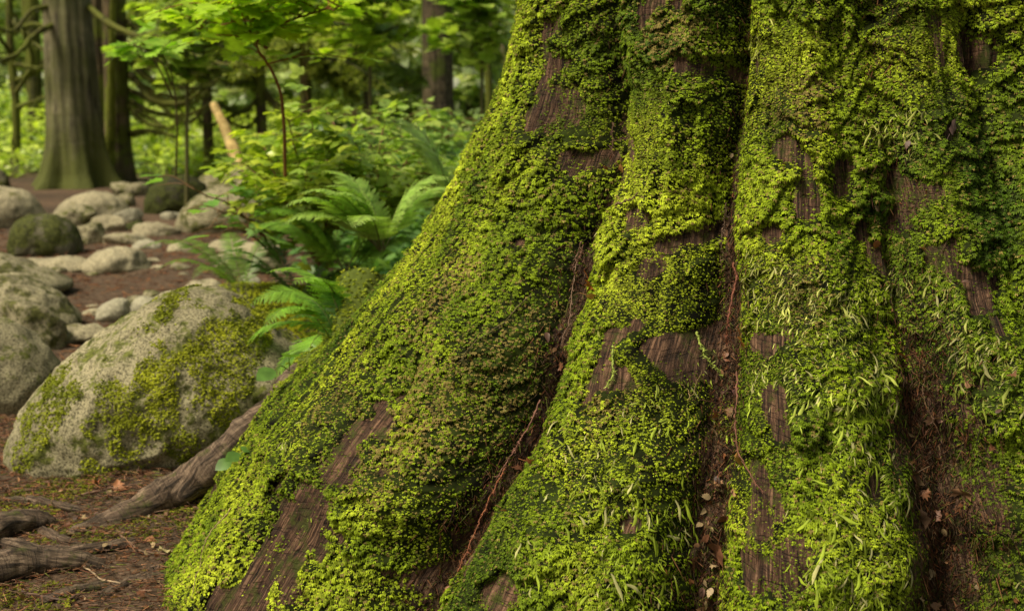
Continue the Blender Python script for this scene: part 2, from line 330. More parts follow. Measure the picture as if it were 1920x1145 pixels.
BARE = strokes([[(1020, 60, 30), (1015, 140, 42), (1010, 215, 48)], [(1025, 308, 32), (1085, 296, 18)], [(1215, 5, 34), (1195, 45, 20)],
    [(1290, 128, 34), (1340, 128, 26)], [(1398, 110, 14), (1408, 140, 12)], [(1075, 385, 22)], [(1185, 412, 24)], [(1225, 455, 22), (1310, 440, 16)],
    [(1195, 510, 18)], [(1170, 620, 20), (1120, 650, 34)], [(1190, 660, 30), (1265, 690, 36)], [(1115, 710, 40), (1095, 745, 18)], [(1400, 655, 28), (1460, 645, 32)],
    [(1447, 440, 18)], [(1508, 345, 22), (1510, 385, 24)], [(1590, 325, 20), (1588, 355, 18)], [(1465, 275, 26), (1515, 320, 16)],
    [(1640, 450, 24), (1665, 490, 38), (1690, 520, 20)], [(1700, 320, 28), (1730, 380, 24), (1700, 430, 18)], [(1770, 360, 26)], [(1795, 480, 34), (1850, 530, 44), (1860, 570, 26)],
    [(1840, 70, 24), (1860, 110, 26)], [(1760, 40, 14), (1775, 110, 14)], [(715, 760, 12), (670, 820, 34), (625, 880, 52), (575, 950, 58), (520, 1040, 62), (475, 1090, 64), (430, 1160, 68)],
    [(735, 745, 14)], [(900, 850, 14), (840, 940, 40), (770, 1030, 56), (710, 1100, 64), (680, 1160, 70)], [(800, 550, 10)], [(560, 880, 10), (480, 990, 9), (400, 1130, 9)],
    [(1405, 900, 26), (1425, 960, 34), (1410, 1020, 30)], [(1400, 1110, 30), (1470, 1100, 44)], [(930, 1105, 36), (905, 1150, 36)], [(1455, 760, 22), (1450, 820, 22)],
    [(405, 905, 24), (350, 1000, 20)], [(1145, 1000, 14)], [(1660, 940, 22)], [(1900, 620, 16)], [(880, 370, 10)], [(945, 455, 9)], [(1790, 250, 14)]])
THIN = strokes([[(1170, 170, 50), (1190, 330, 40)], [(1760, 60, 60), (1770, 180, 40)], [(1440, 560, 80), (1450, 720, 60)], [(1210, 560, 90), (1200, 720, 60)], [(1420, 880, 60), (1430, 1060, 60)], [(1430, 100, 60), (1450, 250, 30)]])
BROWN = strokes([[(930, 640, 60), (850, 720, 90), (740, 800, 80), (700, 880, 60)], [(860, 500, 40), (800, 600, 40)], [(1250, 60, 60)], [(1130, 760, 50)], [(1500, 200, 60)], [(640, 760, 40)], [(1500, 560, 60)]])
BRIGHT = strokes([[(1150, 250, 45), (1180, 380, 60), (1130, 560, 50)], [(900, 250, 60), (840, 420, 60), (720, 560, 50), (620, 720, 50)], [(520, 930, 50), (440, 1080, 60), (330, 1120, 50)], [(1060, 780, 60), (1010, 900, 70), (950, 1010, 60)], [(1400, 200, 50)]])
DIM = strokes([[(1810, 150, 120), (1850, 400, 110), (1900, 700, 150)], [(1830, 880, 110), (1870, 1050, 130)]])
STR = strokes([[(1450, 560, 90), (1560, 600, 80)], [(1600, 720, 110), (1640, 860, 110), (1620, 1000, 110), (1600, 1110, 110)], [(1230, 820, 90), (1240, 960, 90), (1180, 1090, 90)],
    [(1870, 650, 60), (1890, 740, 60)], [(1790, 520, 26), (1810, 610, 40)], [(1385, 60, 18), (1400, 100, 18)], [(1420, 740, 34), (1410, 800, 34)], [(1060, 830, 50), (1080, 950, 80), (1010, 1050, 50)], [(1700, 560, 60)], [(600, 790, 22), (570, 830, 16)], [(1690, 250, 50)]])
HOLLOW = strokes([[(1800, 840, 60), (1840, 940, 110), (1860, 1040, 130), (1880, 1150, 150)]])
def bark_r(th, z):
    r = r0(th, z) - groove(th, z)
    X = np.cos(th) * 1.0; Y = np.sin(th) * 1.0; u = flowu(th, z)
    k = sm(2.2, 1.2, z) * .7 + .3
    r = r + .022 * k * fbm(X * 3.3, Y * 3.3, z * 1.6, 21, 2) + .012 * fbm(X * 10, Y * 10, z * 5, 25, 2)
    pit = fbm(X * 11, Y * 11, z * 10, 27, 2); r = r - .018 * sm(.5, .8, pit)
    r = r + .008 * fbm(u * 26, z * 4, 0 * z, 31, 2) + .0075 * fbm(u * 75, z * 5.5, 0 * z, 33, 3) + .002 * fbm(u * 60, z * 60, 0 * z, 35, 2)
    return r
def moss_t(th, z):
    """moss mask 0..1, thickness"""
    r = np.interp(z, zk, rk); u = r * th
    n = fbm(u * 30, z * 26, 0 * z, 41, 3) * .95 + fbm(u * 11, z * 11, 0 * z, 42, 2) * .55 + .15
    g = fbm(u * 4.2, z * 4.2, 0 * z + 3, 43, 3)
    m = sm(-.85, -.65, g + .25 * n) * (1 - smask(BARE, th, z, n))
    m = m * (1 - .92 * vfac(th, z, wm=.20) * sm(-.75, -.1, fbm(u * 3, z * 9, 0 * z, 46, 2) + .25)) * (1 - .78 * smask(HOLLOW, th, z, n))
    m = m * sm(1.9, .7, np.abs(th + .1)) ** .5 * sm(4.5, 2.0, z)
    ph = z / .070 + 1.5 * fbm(u * 7, z * 3.5, 0 * z, 47, 2) + .5 * vnoise(u * 22, z * 9, 0 * z, 48)
    fr = ph - np.floor(ph); saw = (1 - fr) * sm(0, .16, fr)
    amp = .5 + .5 * vnoise(u * 9, np.floor(ph) * 3.3, 0 * z, 51)
    ph2 = z / .031 + 1.1 * vnoise(u * 19, z * 8, 0 * z, 53) + .6 * vnoise(u * 45, z * 20, 0 * z, 54)
    fr2 = ph2 - np.floor(ph2); saw2 = (1 - fr2) * sm(0, .2, fr2); a2 = .5 + .5 * vnoise(u * 28, np.floor(ph2) * 2.7, 0 * z, 55)
    thin = smask(THIN, th, z, n)
    t = m ** 1.6 * (.004 + (1 - .75 * thin) * (.027 * saw * amp * sm(.05, .4, z) ** .3 + .017 * saw2 * a2 * 1.25 + .012 * (.5 + .5 * fbm(u * 12, z * 12, 0 * z, 57, 2))))
    return m, t
def pos(th, z, r):
    d = np.cos(th)[..., None] * Cd + np.sin(th)[..., None] * Ed
    return np.concatenate([AX + d * r[..., None], z[..., None]], -1)
def surf(th, z, extra=0.):
    return pos(th, z, bark_r(th, z) + moss_t(th, z)[1] + extra)
def surf_n(th, z, e=.006):
    r = np.interp(z, zk, rk); a = surf(th + e / r, z) - surf(th - e / r, z); b = surf(th, z + e) - surf(th, z - e)
    return norm(np.cross(a, b))
ths = np.concatenate([np.arange(-PI, -1.75, .025), np.arange(-1.75, 1.45, .0030), np.arange(1.45, PI, .025)])
zs = np.concatenate([np.arange(-.28, -.05, .03), np.arange(-.05, 1.42, .0033), np.arange(1.42, 2.2, .02), np.arange(2.2, 5.5, .12)])
TH, Z = np.meshgrid(ths, zs); w = len(ths)
Rb = bark_r(TH, Z); Mk, Tk = moss_t(TH, Z)
tree = empty('mossy_tree', (AX[0], AX[1], 0)); tp = np.array([AX[0], AX[1], 0])
tag(tree, 'huge tree filling the right half, flared buttress trunk thick with bright green moss', 'tree')
i, j = np.meshgrid(np.arange(len(zs) - 1), np.arange(w), indexing='ij'); j2 = (j + 1) % w
Fq = np.stack([i * w + j, i * w + j2, (i + 1) * w + j2, (i + 1) * w + j], -1).reshape(-1, 4)
flow = np.stack([flowu(TH, Z), Z, 0 * Z], -1).reshape(-1, 3)
mesh_obj('trunk', pos(TH, Z, Rb).reshape(-1, 3) - tp, Fq, M_bark, tree, smooth=True, vec=flow)
# the felted underlayer of moss
Pm = pos(TH, Z, Rb + Tk * .85 - .0015); mf = Mk.reshape(-1) > .45
keep = mf[Fq].all(1); Fm = Fq[keep]; used, inv = np.unique(Fm, return_inverse=True); Fm = inv.reshape(-1, 4)
cn = fbm(Z * 50, TH * 60, 0 * Z, 61, 2)[..., None]
cm = np.array([.018, .025, .004]) + np.clip(cn, -1, 1) * np.array([.016, .024, .003])
cm = cm * (.45 + 16 * Tk[..., None].clip(0, .05))
mesh_obj('moss_mat', Pm.reshape(-1, 3)[used] - tp, Fm, M_mat, tree, cols=cm.reshape(-1, 3)[used], smooth=True)['kind'] = 'stuff'
del Pm, flow, cn, cm
# moss leaflets in small tufts
def tuft_template():
    V = []; Fc = []
    for a, l in ((-.75, .8), (0., 1.0), (.7, .85)):
        c, s = math.cos(a), math.sin(a)
        q = [(0, 0, 0), (-.23, .52, .03), (0, 1, -.24), (.23, .52, .03), (0, .52, .17)]
        o = len(V)
        for (x, y, z_) in q: x *= l; y *= l; V.append((x * c + y * s, -x * s + y * c, z_ * l))
        Fc += [(o, o + 4, o + 1), (o + 1, o + 4, o + 2), (o, o + 3, o + 4), (o + 4, o + 3, o + 2)]
    return V, Fc
NT = 430000
def moss_colours(th, z, n, jit):
    r = np.interp(z, zk, rk); u = r * th
    g = fbm(u * 3.5, z * 3.5, 0 * z, 71, 3); h = rng.random(n); g2 = fbm(u * 16, z * 14, 0 * z, 73, 2)
    br = smask(BRIGHT, th, z, .25 * jit); bw = smask(BROWN, th, z, .5 * jit); dm = smask(DIM, th, z, .3 * jit)
    mid = np.array([.208, .285, .009]); hi = np.array([.495, .570, .032]); lo = np.array([.060, .110, .006]); brn = np.array([.26, .20, .055])
    k = np.clip(.46 + .45 * g + .25 * g2 + .16 * br, 0, 1)[:, None]
    c = np.where(k < .5, lo + (mid - lo) * k * 2, mid + (hi - mid) * (k - .5) * 2)
    c = c * (.45 + 1.05 * h[:, None] ** 1.2)
    w = (rng.random(n) < .09 + .42 * bw)[:, None]; c = np.where(w, brn * (.6 + .6 * h[:, None]), c)
    return c * (1 - .45 * smask(HOLLOW, th, z, .3 * jit)[:, None])  # shade of the hollow put into the moss colour
th = rng.uniform(-1.72, 1.42, NT * 2); z = rng.uniform(-.06, 1.5, NT * 2)
m_, t_ = moss_t(th, z); vis = rng.random(NT * 2) < np.interp(z, zk, rk) / 1.5 * 1.15
ok = (rng.random(NT * 2) < m_ ** .7 * .95 + (.06 + .30 * (fbm(th * 34, z * 30, 0 * z, 49, 2) > .12)) * (1 - vfac(th, z))) & vis
th, z, m_ = th[ok][:NT], z[ok][:NT], m_[ok][:NT]; n = len(th)
P = surf(th, z); Nn = surf_n(th, z); u = np.interp(z, zk, rk) * th
tang = np.cross(Nn, [0, 0, 1.]); a = fbm(u * 18, z * 18, 0 * z, 81, 2) * 1.1 + rng.normal(0, .38, n)
jitn = rng.normal(0, .2, (n, 3))
D = Nn * .55 + np.array([0, 0, -.62]) + tang * a[:, None] * .8 + jitn
Up = Nn * .35 + np.array([0, 0, .8]) + rng.normal(0, .2, (n, 3))
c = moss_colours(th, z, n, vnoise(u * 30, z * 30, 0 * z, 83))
tv, tf = tuft_template()
sc = rng.uniform(.0042, .0088, n) * (.95 + .35 * fbm(u * 7, z * 7, 0 * z, 84, 2)) * (1 - .35 * smask(THIN, th, z, 0 * z)) * np.where(m_ < .15, .7, 1)
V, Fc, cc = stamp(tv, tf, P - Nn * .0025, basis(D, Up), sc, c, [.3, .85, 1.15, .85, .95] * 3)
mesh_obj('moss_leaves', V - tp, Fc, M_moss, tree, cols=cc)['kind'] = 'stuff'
# hanging tongues of long moss
def strand_template(k):
    q = np.random.default_rng(k); n = 7; t = np.linspace(0, 1, n); b = q.uniform(-.6, .6)
    y = t * (1 - .12 * t); zz = -.55 * t ** 2 * q.uniform(.4, 1.5); x = b * t ** 2 + .06 * np.sin(t * 6 + k)
    wd = .064 * np.array([.4, .75, .9, 1.1, 1.25, .95, .1]) * q.uniform(.8, 1.15); V = []; Fc = []
    for s in range(n): V += [(x[s] - wd[s], y[s], zz[s]), (x[s], y[s], zz[s] + wd[s] * .75), (x[s] + wd[s], y[s], zz[s])]
    for s in range(n - 1):
        o = 3 * s; Fc += [(o, o + 1, o + 4, o + 3), (o + 1, o + 2, o + 5, o + 4)]
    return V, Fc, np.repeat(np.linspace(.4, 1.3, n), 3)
# short felt of tiny shoots: thins out over the bare wood
NF = 480000; th = rng.uniform(-1.6, 1.35, NF); z = rng.uniform(-.05, 1.45, NF); u = np.interp(z, zk, rk) * th
m_, t_ = moss_t(th, z); ed = fbm(u * 9, z * 9, 0 * z, 86, 3) + .5 * fbm(u * 40, z * 30, 0 * z, 88, 2)
ok = (rng.random(NF) < np.where(t_ < .014, .9 * sm(-.25, .45, ed + .9 * m_ * (m_ > .1)), .05)) & (rng.random(NF) < 1 - .85 * vfac(th, z)); th, z = th[ok], z[ok]; n = len(th)
P = surf(th, z); Nn = surf_n(th, z); c = moss_colours(th, z, n, np.zeros(n)) * .75
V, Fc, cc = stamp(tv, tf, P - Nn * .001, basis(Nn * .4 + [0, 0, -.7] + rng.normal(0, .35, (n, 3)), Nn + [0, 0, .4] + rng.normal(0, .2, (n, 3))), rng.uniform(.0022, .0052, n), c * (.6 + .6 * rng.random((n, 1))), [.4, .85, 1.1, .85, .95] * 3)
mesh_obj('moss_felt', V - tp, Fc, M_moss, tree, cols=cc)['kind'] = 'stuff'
acc = Acc()
NS = 150000; th = rng.uniform(-1.3, 1.1, NS); z = rng.uniform(-.02, 1.4, NS)
n_ = vnoise(th * 30, z * 30, 0 * z, 85); sk = smask(STR, th, z, .4 * n_); m_, t_ = moss_t(th, z)
ok = rng.random(NS) < (.75 * sk ** 1.2 + .008) * (m_ * .7 + .3) * np.clip(.6 + .9 * fbm(th * 14, z * 12, 0 * z, 87, 2), .05, 1)
th, z, sk = th[ok], z[ok], sk[ok]; n = len(th); P = surf(th, z); Nn = surf_n(th, z, .012); tang = np.cross(Nn, [0, 0, 1.])
u = np.interp(z, zk, rk) * th
a = 1.1 * fbm(u * 12, z * 12, 0 * z, 89, 2) + .25 + rng.normal(0, .8, n)
D = Nn * rng.uniform(.25, .9, (n, 1)) + np.array([0, 0, -.85]) + tang * a[:, None] * .9 + rng.normal(0, .15, (n, 3))
g = fbm(u * 5, z * 5, 0 * z, 91, 2)[:, None]
pal = sm(.45, .70, z)[:, None]
c = np.array([.36, .46, .04]) * (1 - pal) + np.array([.56, .58, .15]) * pal
c = c * (.75 + .3 * g + .5 * rng.random((n, 1))); yl = rng.random(n) < .22; c[yl] = np.array([.55, .52, .22]) * (.7 + .5 * rng.random((yl.sum(), 1)))
c = c * (1 - .35 * smask(DIM, th, z, 0 * z)[:, None])  # shading of the trunk's right side painted into the strand colour
ln = rng.uniform(.008, .020, n) * (1 + .9 * (rng.random(n) < .16))  * (.75 + .3 * sk) * (1.15 - .35 * pal[:, 0]); T = rng.integers(0, 8, n)
for k in range(8):
    q = T == k; tv, tf, tg = strand_template(k)
    S = np.stack([ln[q] * rng.uniform(.7, 1.25, q.sum()), ln[q], ln[q]], 1)
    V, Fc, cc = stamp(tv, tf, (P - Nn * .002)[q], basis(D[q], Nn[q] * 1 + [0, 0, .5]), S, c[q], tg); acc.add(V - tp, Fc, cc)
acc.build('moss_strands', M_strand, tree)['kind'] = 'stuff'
print('moss', NT, 'strands', n)
# red-brown needle litter lodged in the furrows (stuff part of the tree's surface)
def stick_mesh(P, D, ln, rad, cols):
    n = len(P); up = norm(rng.normal(0, 1, (n, 3))); M = basis(D, up)
    tv = np.array([(-1, 0, 0), (1, 0, 0), (0, 0, 1.4), (-.8, .5, .3), (.8, .5, .3), (0, .5, 1.5), (0, 1, .2)], float)
    tf = [(0, 1, 4, 3), (1, 2, 5, 4), (2, 0, 3, 5)]; tf2 = [(3, 4, 6), (4, 5, 6), (5, 3, 6)]
    S = np.stack([rad, ln, rad], 1)
    V, F1, cc = stamp(tv, tf, P, M, S, cols); k = len(tv)
    F2 = (np.array(tf2)[None] + (k * np.arange(n))[:, None, None]).reshape(-1, 3); return V, F1, F2, cc
def litter(name, P, D, ln, rad, cols, off=None):
    V, F1, F2, cc = stick_mesh(P, D, ln, rad, cols)
    return mesh_obj(name, V if off is None else V - off, [F1, F2], M_litter, None, cc)
nl = 30000; ks = rng.choice(3, nl, p=[.33, .27, .40]); z = rng.uniform(-.02, 1.25, nl); th = np.zeros(nl)
for k in range(3):
    (cz, ct), dk, wk = GR[k]; q = ks == k
    th[q] = np.interp(z[q], cz, ct) + rng.normal(0, 1, q.sum()) * ((.16 if k < 2 else .30) * np.interp(z[q], wk[0], wk[1]) + .010) / np.interp(z[q], zk, rk)
ok = rng.random(nl) < .06 + .94 * sm(.95, .5, z) * np.where(ks == 2, sm(.8, .5, z), 1); th, z = th[ok], z[ok]; n = len(th)
P = surf(th, z, .003); Nn = surf_n(th, z); tang = np.cross(Nn, [0, 0, 1.])
D = Nn * rng.normal(.15, .25, (n, 1)) + np.array([0, 0, -.8]) + tang * rng.normal(0, .8, (n, 1))
pal = np.array([(.16, .060, .025), (.09, .035, .02), (.22, .10, .045), (.05, .025, .015), (.12, .075, .04), (.10, .11, .02)])
litter('needle_litter', P, D, rng.uniform(.006, .030, n) * (1 + 1.2 * (rng.random(n) < .06)), rng.uniform(.0004, .0011, n), pal[rng.integers(0, 6, n)] * rng.uniform(.15, 1.15, (n, 1)))
o = bpy.data.objects['needle_litter']; tag(o, 'reddish brown needles and bark crumbs lodged in the trunk furrows', 'litter', kind='stuff')
# exposed roots of the big tree
def root_part(name, pts, rad, noise=.22, seed=0, sides=26, n=90, flat=1.0, mat=None):
    C = catmull(pts, n); Rr = np.interp(np.linspace(0, 1, n), np.linspace(0, 1, len(rad)), rad)
    V, Fq = tube(C, Rr, sides, flat, noise, seed, 9.)
    V = V + norm(V - np.repeat(C, sides, 0)) * (.0035 * fbm(V[:, 0] * 60, V[:, 1] * 22, V[:, 2] * 60, seed + 3, 2))[:, None]
    Lc = np.r_[0, np.cumsum(np.linalg.norm(np.diff(C, axis=0), axis=1))]; ang = np.abs(np.linspace(-1, 1, sides, endpoint=False))
    fl = np.stack([np.tile(ang, n) * .12 + .02 * np.repeat(np.sin(Lc * 14), sides), np.repeat(Lc, sides), 0 * V[:, 0]], 1)
    return mesh_obj(name, V - tp, Fq, mat or M_root, tree, smooth=True, vec=fl)
g = lambda px, py, dz=0., back=0.: ground_pt(px, py) + np.array([0, back, dz])
bare = [at(620, 690, 3.6), at(545, 740, 3.5), at(478, 800, 3.42), at(415, 865, 3.38), at(320, 930, 3.36), at(210, 982, 3.28), at(140, 1012, 3.22), g(110, 1030, -.03)]
root_part('root', bare, [.05, .05, .048, .044, .044, .036, .028, .014], .45, 101)['label'] = 'bare brown root arching from the trunk over the litter'
root_part('root', [g(-160, 1130, .01), g(-40, 1100, .028), g(60, 1075, .028), g(150, 1062, .012), g(235, 1060, -.03)], [.05, .045, .04, .026, .015], .3, 111, flat=.8)['label'] = 'grey weathered root low in the litter'
root_part('root', [g(-80, 1050, .02), g(0, 1010, .03), g(70, 990, .018), g(120, 980, -.02)], [.05, .05, .04, .02], .3, 121, flat=.7)
root_part('root', [g(130, 1140, -.02), g(210, 1105, 0), g(280, 1075, .0), g(320, 1055, -.02)], [.010, .014, .016, .018], .3, 131, flat=.6)
root_part('root', [g(10, 960, -.02), g(60, 985, 0), g(120, 1020, .0), g(180, 1010, -.02)], [.012, .016, .018, .01], .3, 151)
root_part('root', [g(20, 1145, -.02), g(110, 1120, .006), g(200, 1100, .004), g(290, 1085, .0), g(350, 1075, -.02)], [.008, .014, .016, .02, .022], .3, 171, flat=.7)
root_part('root', [g(-60, 1010, .0), g(30, 1030, .010), g(100, 1040, .008), g(190, 1030, .006), g(300, 1000, -.01)], [.02, .022, .018, .016, .02], .3, 181, flat=.7)
root_part('root', [g(-40, 935, -.01), g(60, 945, .008), g(140, 958, .008), g(220, 965, -.015)], [.012, .016, .012, .008], .3, 191, flat=.8)
# moss on top of the hidden left root
def moss_on(name, P, Nn, parent, off, size=(.006, .011), palette=None, kind='stuff', lab=None):
    n = len(P); tang = np.cross(Nn, [0, 0, 1.])
    D = Nn * .6 + np.array([0, 0, -.25]) + rng.normal(0, .55, (n, 3)); Up = Nn * .6 + np.array([0, 0, .5]) + rng.normal(0, .25, (n, 3))
    g = (.5 + .5 * fbm(P[:, 0] * 9, P[:, 1] * 9, P[:, 2] * 9, 5, 2))[:, None]
    lo, hi = palette or ((.09, .15, .008), (.33, .37, .015)); c = (np.array(lo) + (np.array(hi) - lo) * g) * rng.uniform(.6, 1.3, (n, 1))
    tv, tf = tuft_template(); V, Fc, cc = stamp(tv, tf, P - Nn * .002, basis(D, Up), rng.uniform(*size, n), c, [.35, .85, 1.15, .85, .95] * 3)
    o = mesh_obj(name, V - off, Fc, M_moss, parent, cols=cc); o['kind'] = kind; return o
C = catmull([at(690, 560, 3.9), at(640, 665, 3.7), at(585, 745, 3.5), at(530, 820, 3.34), at(480, 885, 3.18), at(430, 950, 3.05)], 60)
Rr = np.interp(np.linspace(0, 1, 60), [0, .4, .8, 1], [.09, .075, .06, .03])
V, Fq = tube(C, Rr, 40, 1., .35, 161, 9.)
mesh_obj('root', V - tp, Fq, M_mat, tree, cols=np.tile([.07, .09, .015], (len(V), 1)), smooth=True)['label'] = 'moss covered root on the far left flank'
q = rng.integers(0, len(V), 12000); Pn = norm(V[q] - np.repeat(C, 40, 0)[q]); kk = (Pn[:, 2] > -.45); P = V[q][kk] + rng.normal(0, .004, (kk.sum(), 3))
moss_on('moss_cushion', P, Pn[kk], tree, tp, palette=((.12, .17, .008), (.38, .42, .02)))

# ================================================================== BOULDERS
_ico = {}; BG = 'granite boulders strewn along the path'; RG = 'low stones set in the path'
def ico(s):
    if s not in _ico:
        bm = bmesh.new(); bmesh.ops.create_icosphere(bm, subdivisions=s, radius=1)
        _ico[s] = (np.array([v.co[:] for v in bm.verts]), np.array([[v.index for v in f.verts] for f in bm.faces])); bm.free()
    return _ico[s]
R_pale = rock_mat('granite pale', (.35, .31, .215), (.13, .11, .07), .34, (.13, .12, .045), mscale=8)
R_mid = rock_mat('granite lichen', (.28, .25, .165), (.07, .062, .04), .50, (.075, .075, .02), mscale=11)
R_moss = rock_mat('granite mossy', (.12, .11, .075), (.05, .048, .03), .62, (.055, .06, .012))
R_dark = rock_mat('boulder dark moss', (.045, .042, .025), (.015, .016, .008), .8, (.04, .045, .008))
R_near = rock_mat('granite coarse', (.29, .26, .17), (.05, .045, .028), .46, (.10, .11, .02), speck=150., mscale=11)
R_cool = rock_mat('granite cool', (.37, .345, .265), (.20, .185, .13), .05)
def boulder(label, x0, x1, yt, yb, mat, group=None, outline=None, sub=5, depth=.85, seed=None, rough=.05, cy=None, name='boulder', bury=.25):
    global _bs
    if group == RG: dw = (x1 - x0) * .16; x0 -= dw; x1 += dw
    seed = seed if seed is not None else int(x0 * 3 + yt * 7) % 1000
    q = np.random.default_rng(seed); cx = (x0 + x1) / 2
    G = ground_pt(cx, yb); W = (x1 - x0) / FPX * G[1]; Y = G[1] + W * depth * .30 if cy is None else max(cy, G[1] + W * depth * .26)
    W = (x1 - x0) / FPX * Y
    D, Fi = ico(sub)
    if outline is None:
        top = at(cx, yt, Y)[2]; g0 = float(gz(G[0], Y)); h = max(top - g0, .02); hz = h * (1 + bury) / 1.6
        ctr = np.array([at(cx, yb, Y)[0], Y, top - hz]); r = 0
        for k in range(16):
            nv = norm(q.normal(0, 1, 3)); r = r + np.maximum(0, D @ nv / q.uniform(.66, 1.02)) ** 11
        r = r + (np.abs(D) ** 11).sum(1) * .9; r = r ** (-1 / 11); V = D * r[:, None]
        V = V / np.array([np.abs(V[:, 0]).max(), np.abs(V[:, 1]).max(), V[:, 2].max()]) * np.array([W / 2, W * depth / 2, hz])
        V[V[:, 2] < 0, 2] *= 1.9
    else:
        O = np.array([at(a, b, Y) for a, b in outline])[:, [0, 2]]; c2 = (O.max(0) + O.min(0)) / 2; ctr = np.array([c2[0], Y, c2[1]])
        ang = np.arctan2(D[:, 2], D[:, 0]); oa = np.arctan2(O[:, 1] - c2[1], O[:, 0] - c2[0]); orr = np.hypot(O[:, 0] - c2[0], O[:, 1] - c2[1])
        s = np.argsort(oa); oa, orr = oa[s], orr[s]; rho = np.interp(ang, np.r_[oa - 2 * PI, oa, oa + 2 * PI], np.r_[orr, orr, orr])
        # cartesian interpolation keeps straight sides straight
        px = np.interp(ang, np.r_[oa - 2 * PI, oa, oa + 2 * PI], np.tile(orr * np.cos(oa), 3)); pz = np.interp(ang, np.r_[oa - 2 * PI, oa, oa + 2 * PI], np.tile(orr * np.sin(oa), 3))
        rho = .5 * rho + .5 * np.hypot(px, pz)
        m = np.hypot(D[:, 0], D[:, 2]); p = 2.3; V = D * (((m / rho) ** p + (np.abs(D[:, 1]) / (W * depth / 2)) ** p) ** (-1 / p))[:, None]
    Pw = V + ctr; f = 3 / W if W > .5 else 2 / W
    nz = fbm(Pw[:, 0] * f, Pw[:, 1] * f, Pw[:, 2] * f, seed, 4) * rough * W + fbm(Pw[:, 0] * 22, Pw[:, 1] * 22, Pw[:, 2] * 22, seed + 5, 3) * min(.010, .028 * W) - .03 * W * np.maximum(0, np.abs(fbm(Pw[:, 0] * f * 1.7, Pw[:, 1] * f * 1.7, Pw[:, 2] * f * 1.7, seed + 9, 3)) - .02).clip(0, .35)
    V = V + norm(V) * nz[:, None]
    o = mesh_obj(name, V, Fi, mat, smooth=True); o.location = ctr
    tag(o, label, name, group); return o, V + ctr, norm(V), Fi
bigA, VA, NA, FA = boulder('large speckled boulder with green moss patches beside the mossy trunk', 12, 600, 540, 930, R_near, BG,
    outline=[(14, 850), (45, 770), (100, 700), (170, 640), (250, 585), (320, 548), (375, 540), (425, 550), (475, 582), (540, 628), (600, 680), (580, 780), (480, 870), (330, 930), (120, 945), (40, 915)], sub=7, cy=4.0, depth=.85, rough=.013)
# moss patches on it (strokes in the boulder's own plane)
def patchmask(P, pts, y):
    m = np.zeros(len(P))
    for (a, b, w) in pts:
        c = at(a, b, y); d = np.hypot(P[:, 0] - c[0], (P[:, 2] - c[2])) / (w * y / FPX); m = np.maximum(m, sm(1.3, .6, d))
    return m
nrm = np.zeros_like(VA); fn = np.cross(VA[FA[:, 1]] - VA[FA[:, 0]], VA[FA[:, 2]] - VA[FA[:, 0]])
for k in range(3): np.add.at(nrm, FA[:, k], fn)
nrm = norm(nrm)
fi = rng.integers(0, len(FA), 150000); b1 = rng.random((150000, 2)); b1 = np.where(b1.sum(1, keepdims=True) > 1, 1 - b1, b1)
P = VA[FA[fi, 0]] + (VA[FA[fi, 1]] - VA[FA[fi, 0]]) * b1[:, :1] + (VA[FA[fi, 2]] - VA[FA[fi, 0]]) * b1[:, 1:]; Nn = nrm[FA[fi, 0]]
pm = patchmask(P, [(400, 650, 50), (370, 700, 60), (430, 690, 60), (340, 740, 45), (460, 640, 40), (230, 750, 45), (255, 790, 50), (200, 780, 30), (70, 800, 45), (110, 760, 40), (50, 850, 35), (90, 740, 26), (290, 690, 26), (500, 620, 30), (440, 575, 40), (560, 660, 30), (60, 940, 60), (160, 940, 40), (150, 725, 20), (300, 590, 20), (430, 760, 26)], 3.75)
nz = fbm(P[:, 0] * 14, P[:, 1] * 14, P[:, 2] * 14, 77, 4)
ok = rng.random(len(P)) < sm(.3, .75, pm * .95 + nz * .95) * .75 + .01 * (nz > .2); ok &= P[:, 1] < 4.25
P = P + Nn * (.010 * np.clip(pm + nz * .5, 0, 1) * (.5 + .5 * vnoise(P[:, 0] * 45, P[:, 1] * 45, P[:, 2] * 45, 78)))[:, None]
moss_on('moss_patch', P[ok] , Nn[ok], bigA, np.array(bigA.location), size=(.004, .0085), palette=((.10, .13, .008), (.38, .40, .02)))
def with_moss(b, n, size=(.008, .016), palette=None, thr=.35, nscale=7.):
    o, Vv, Nv, Fi = b; q = rng.integers(0, len(Vv), n); P = Vv[q] + rng.normal(0, .006, (n, 3)); Nn = Nv[q]
    nz = fbm(P[:, 0] * nscale, P[:, 1] * nscale, P[:, 2] * nscale, 79, 3); ok = (Nn[:, 2] + nz * .8) > thr
    moss_on('moss_patch', P[ok], Nn[ok], o, np.array(o.location), size=size, palette=palette)
b = boulder('low rock wholly covered in yellow green moss behind the large boulder', 395, 700, 538, 660, R_moss, None,
    outline=[(395, 600), (400, 548), (430, 537), (480, 540), (540, 545), (600, 550), (680, 600), (700, 660), (600, 700), (420, 690)], cy=4.75, depth=.55, rough=.03, name='rock')
with_moss(b, 40000, (.006, .011), ((.30, .36, .015), (.60, .62, .03)), -.6)
boulder('mottled boulder cut by the left edge, left of the large boulder', -130, 112, 596, 850, R_near, BG, outline=[(-130, 700), (-80, 620), (0, 597), (50, 622), (95, 665), (112, 700), (90, 800), (20, 860), (-100, 860)], cy=4.6, depth=.9, rough=.03)
boulder('long pale boulder sloping to a point at the left edge', -150, 142, 482, 560, R_mid, BG, outline=[(-150, 500), (-60, 478), (10, 484), (60, 500), (110, 520), (140, 534), (125, 545), (60, 560), (-60, 580), (-150, 570)], cy=7.0, depth=.7, rough=.02)
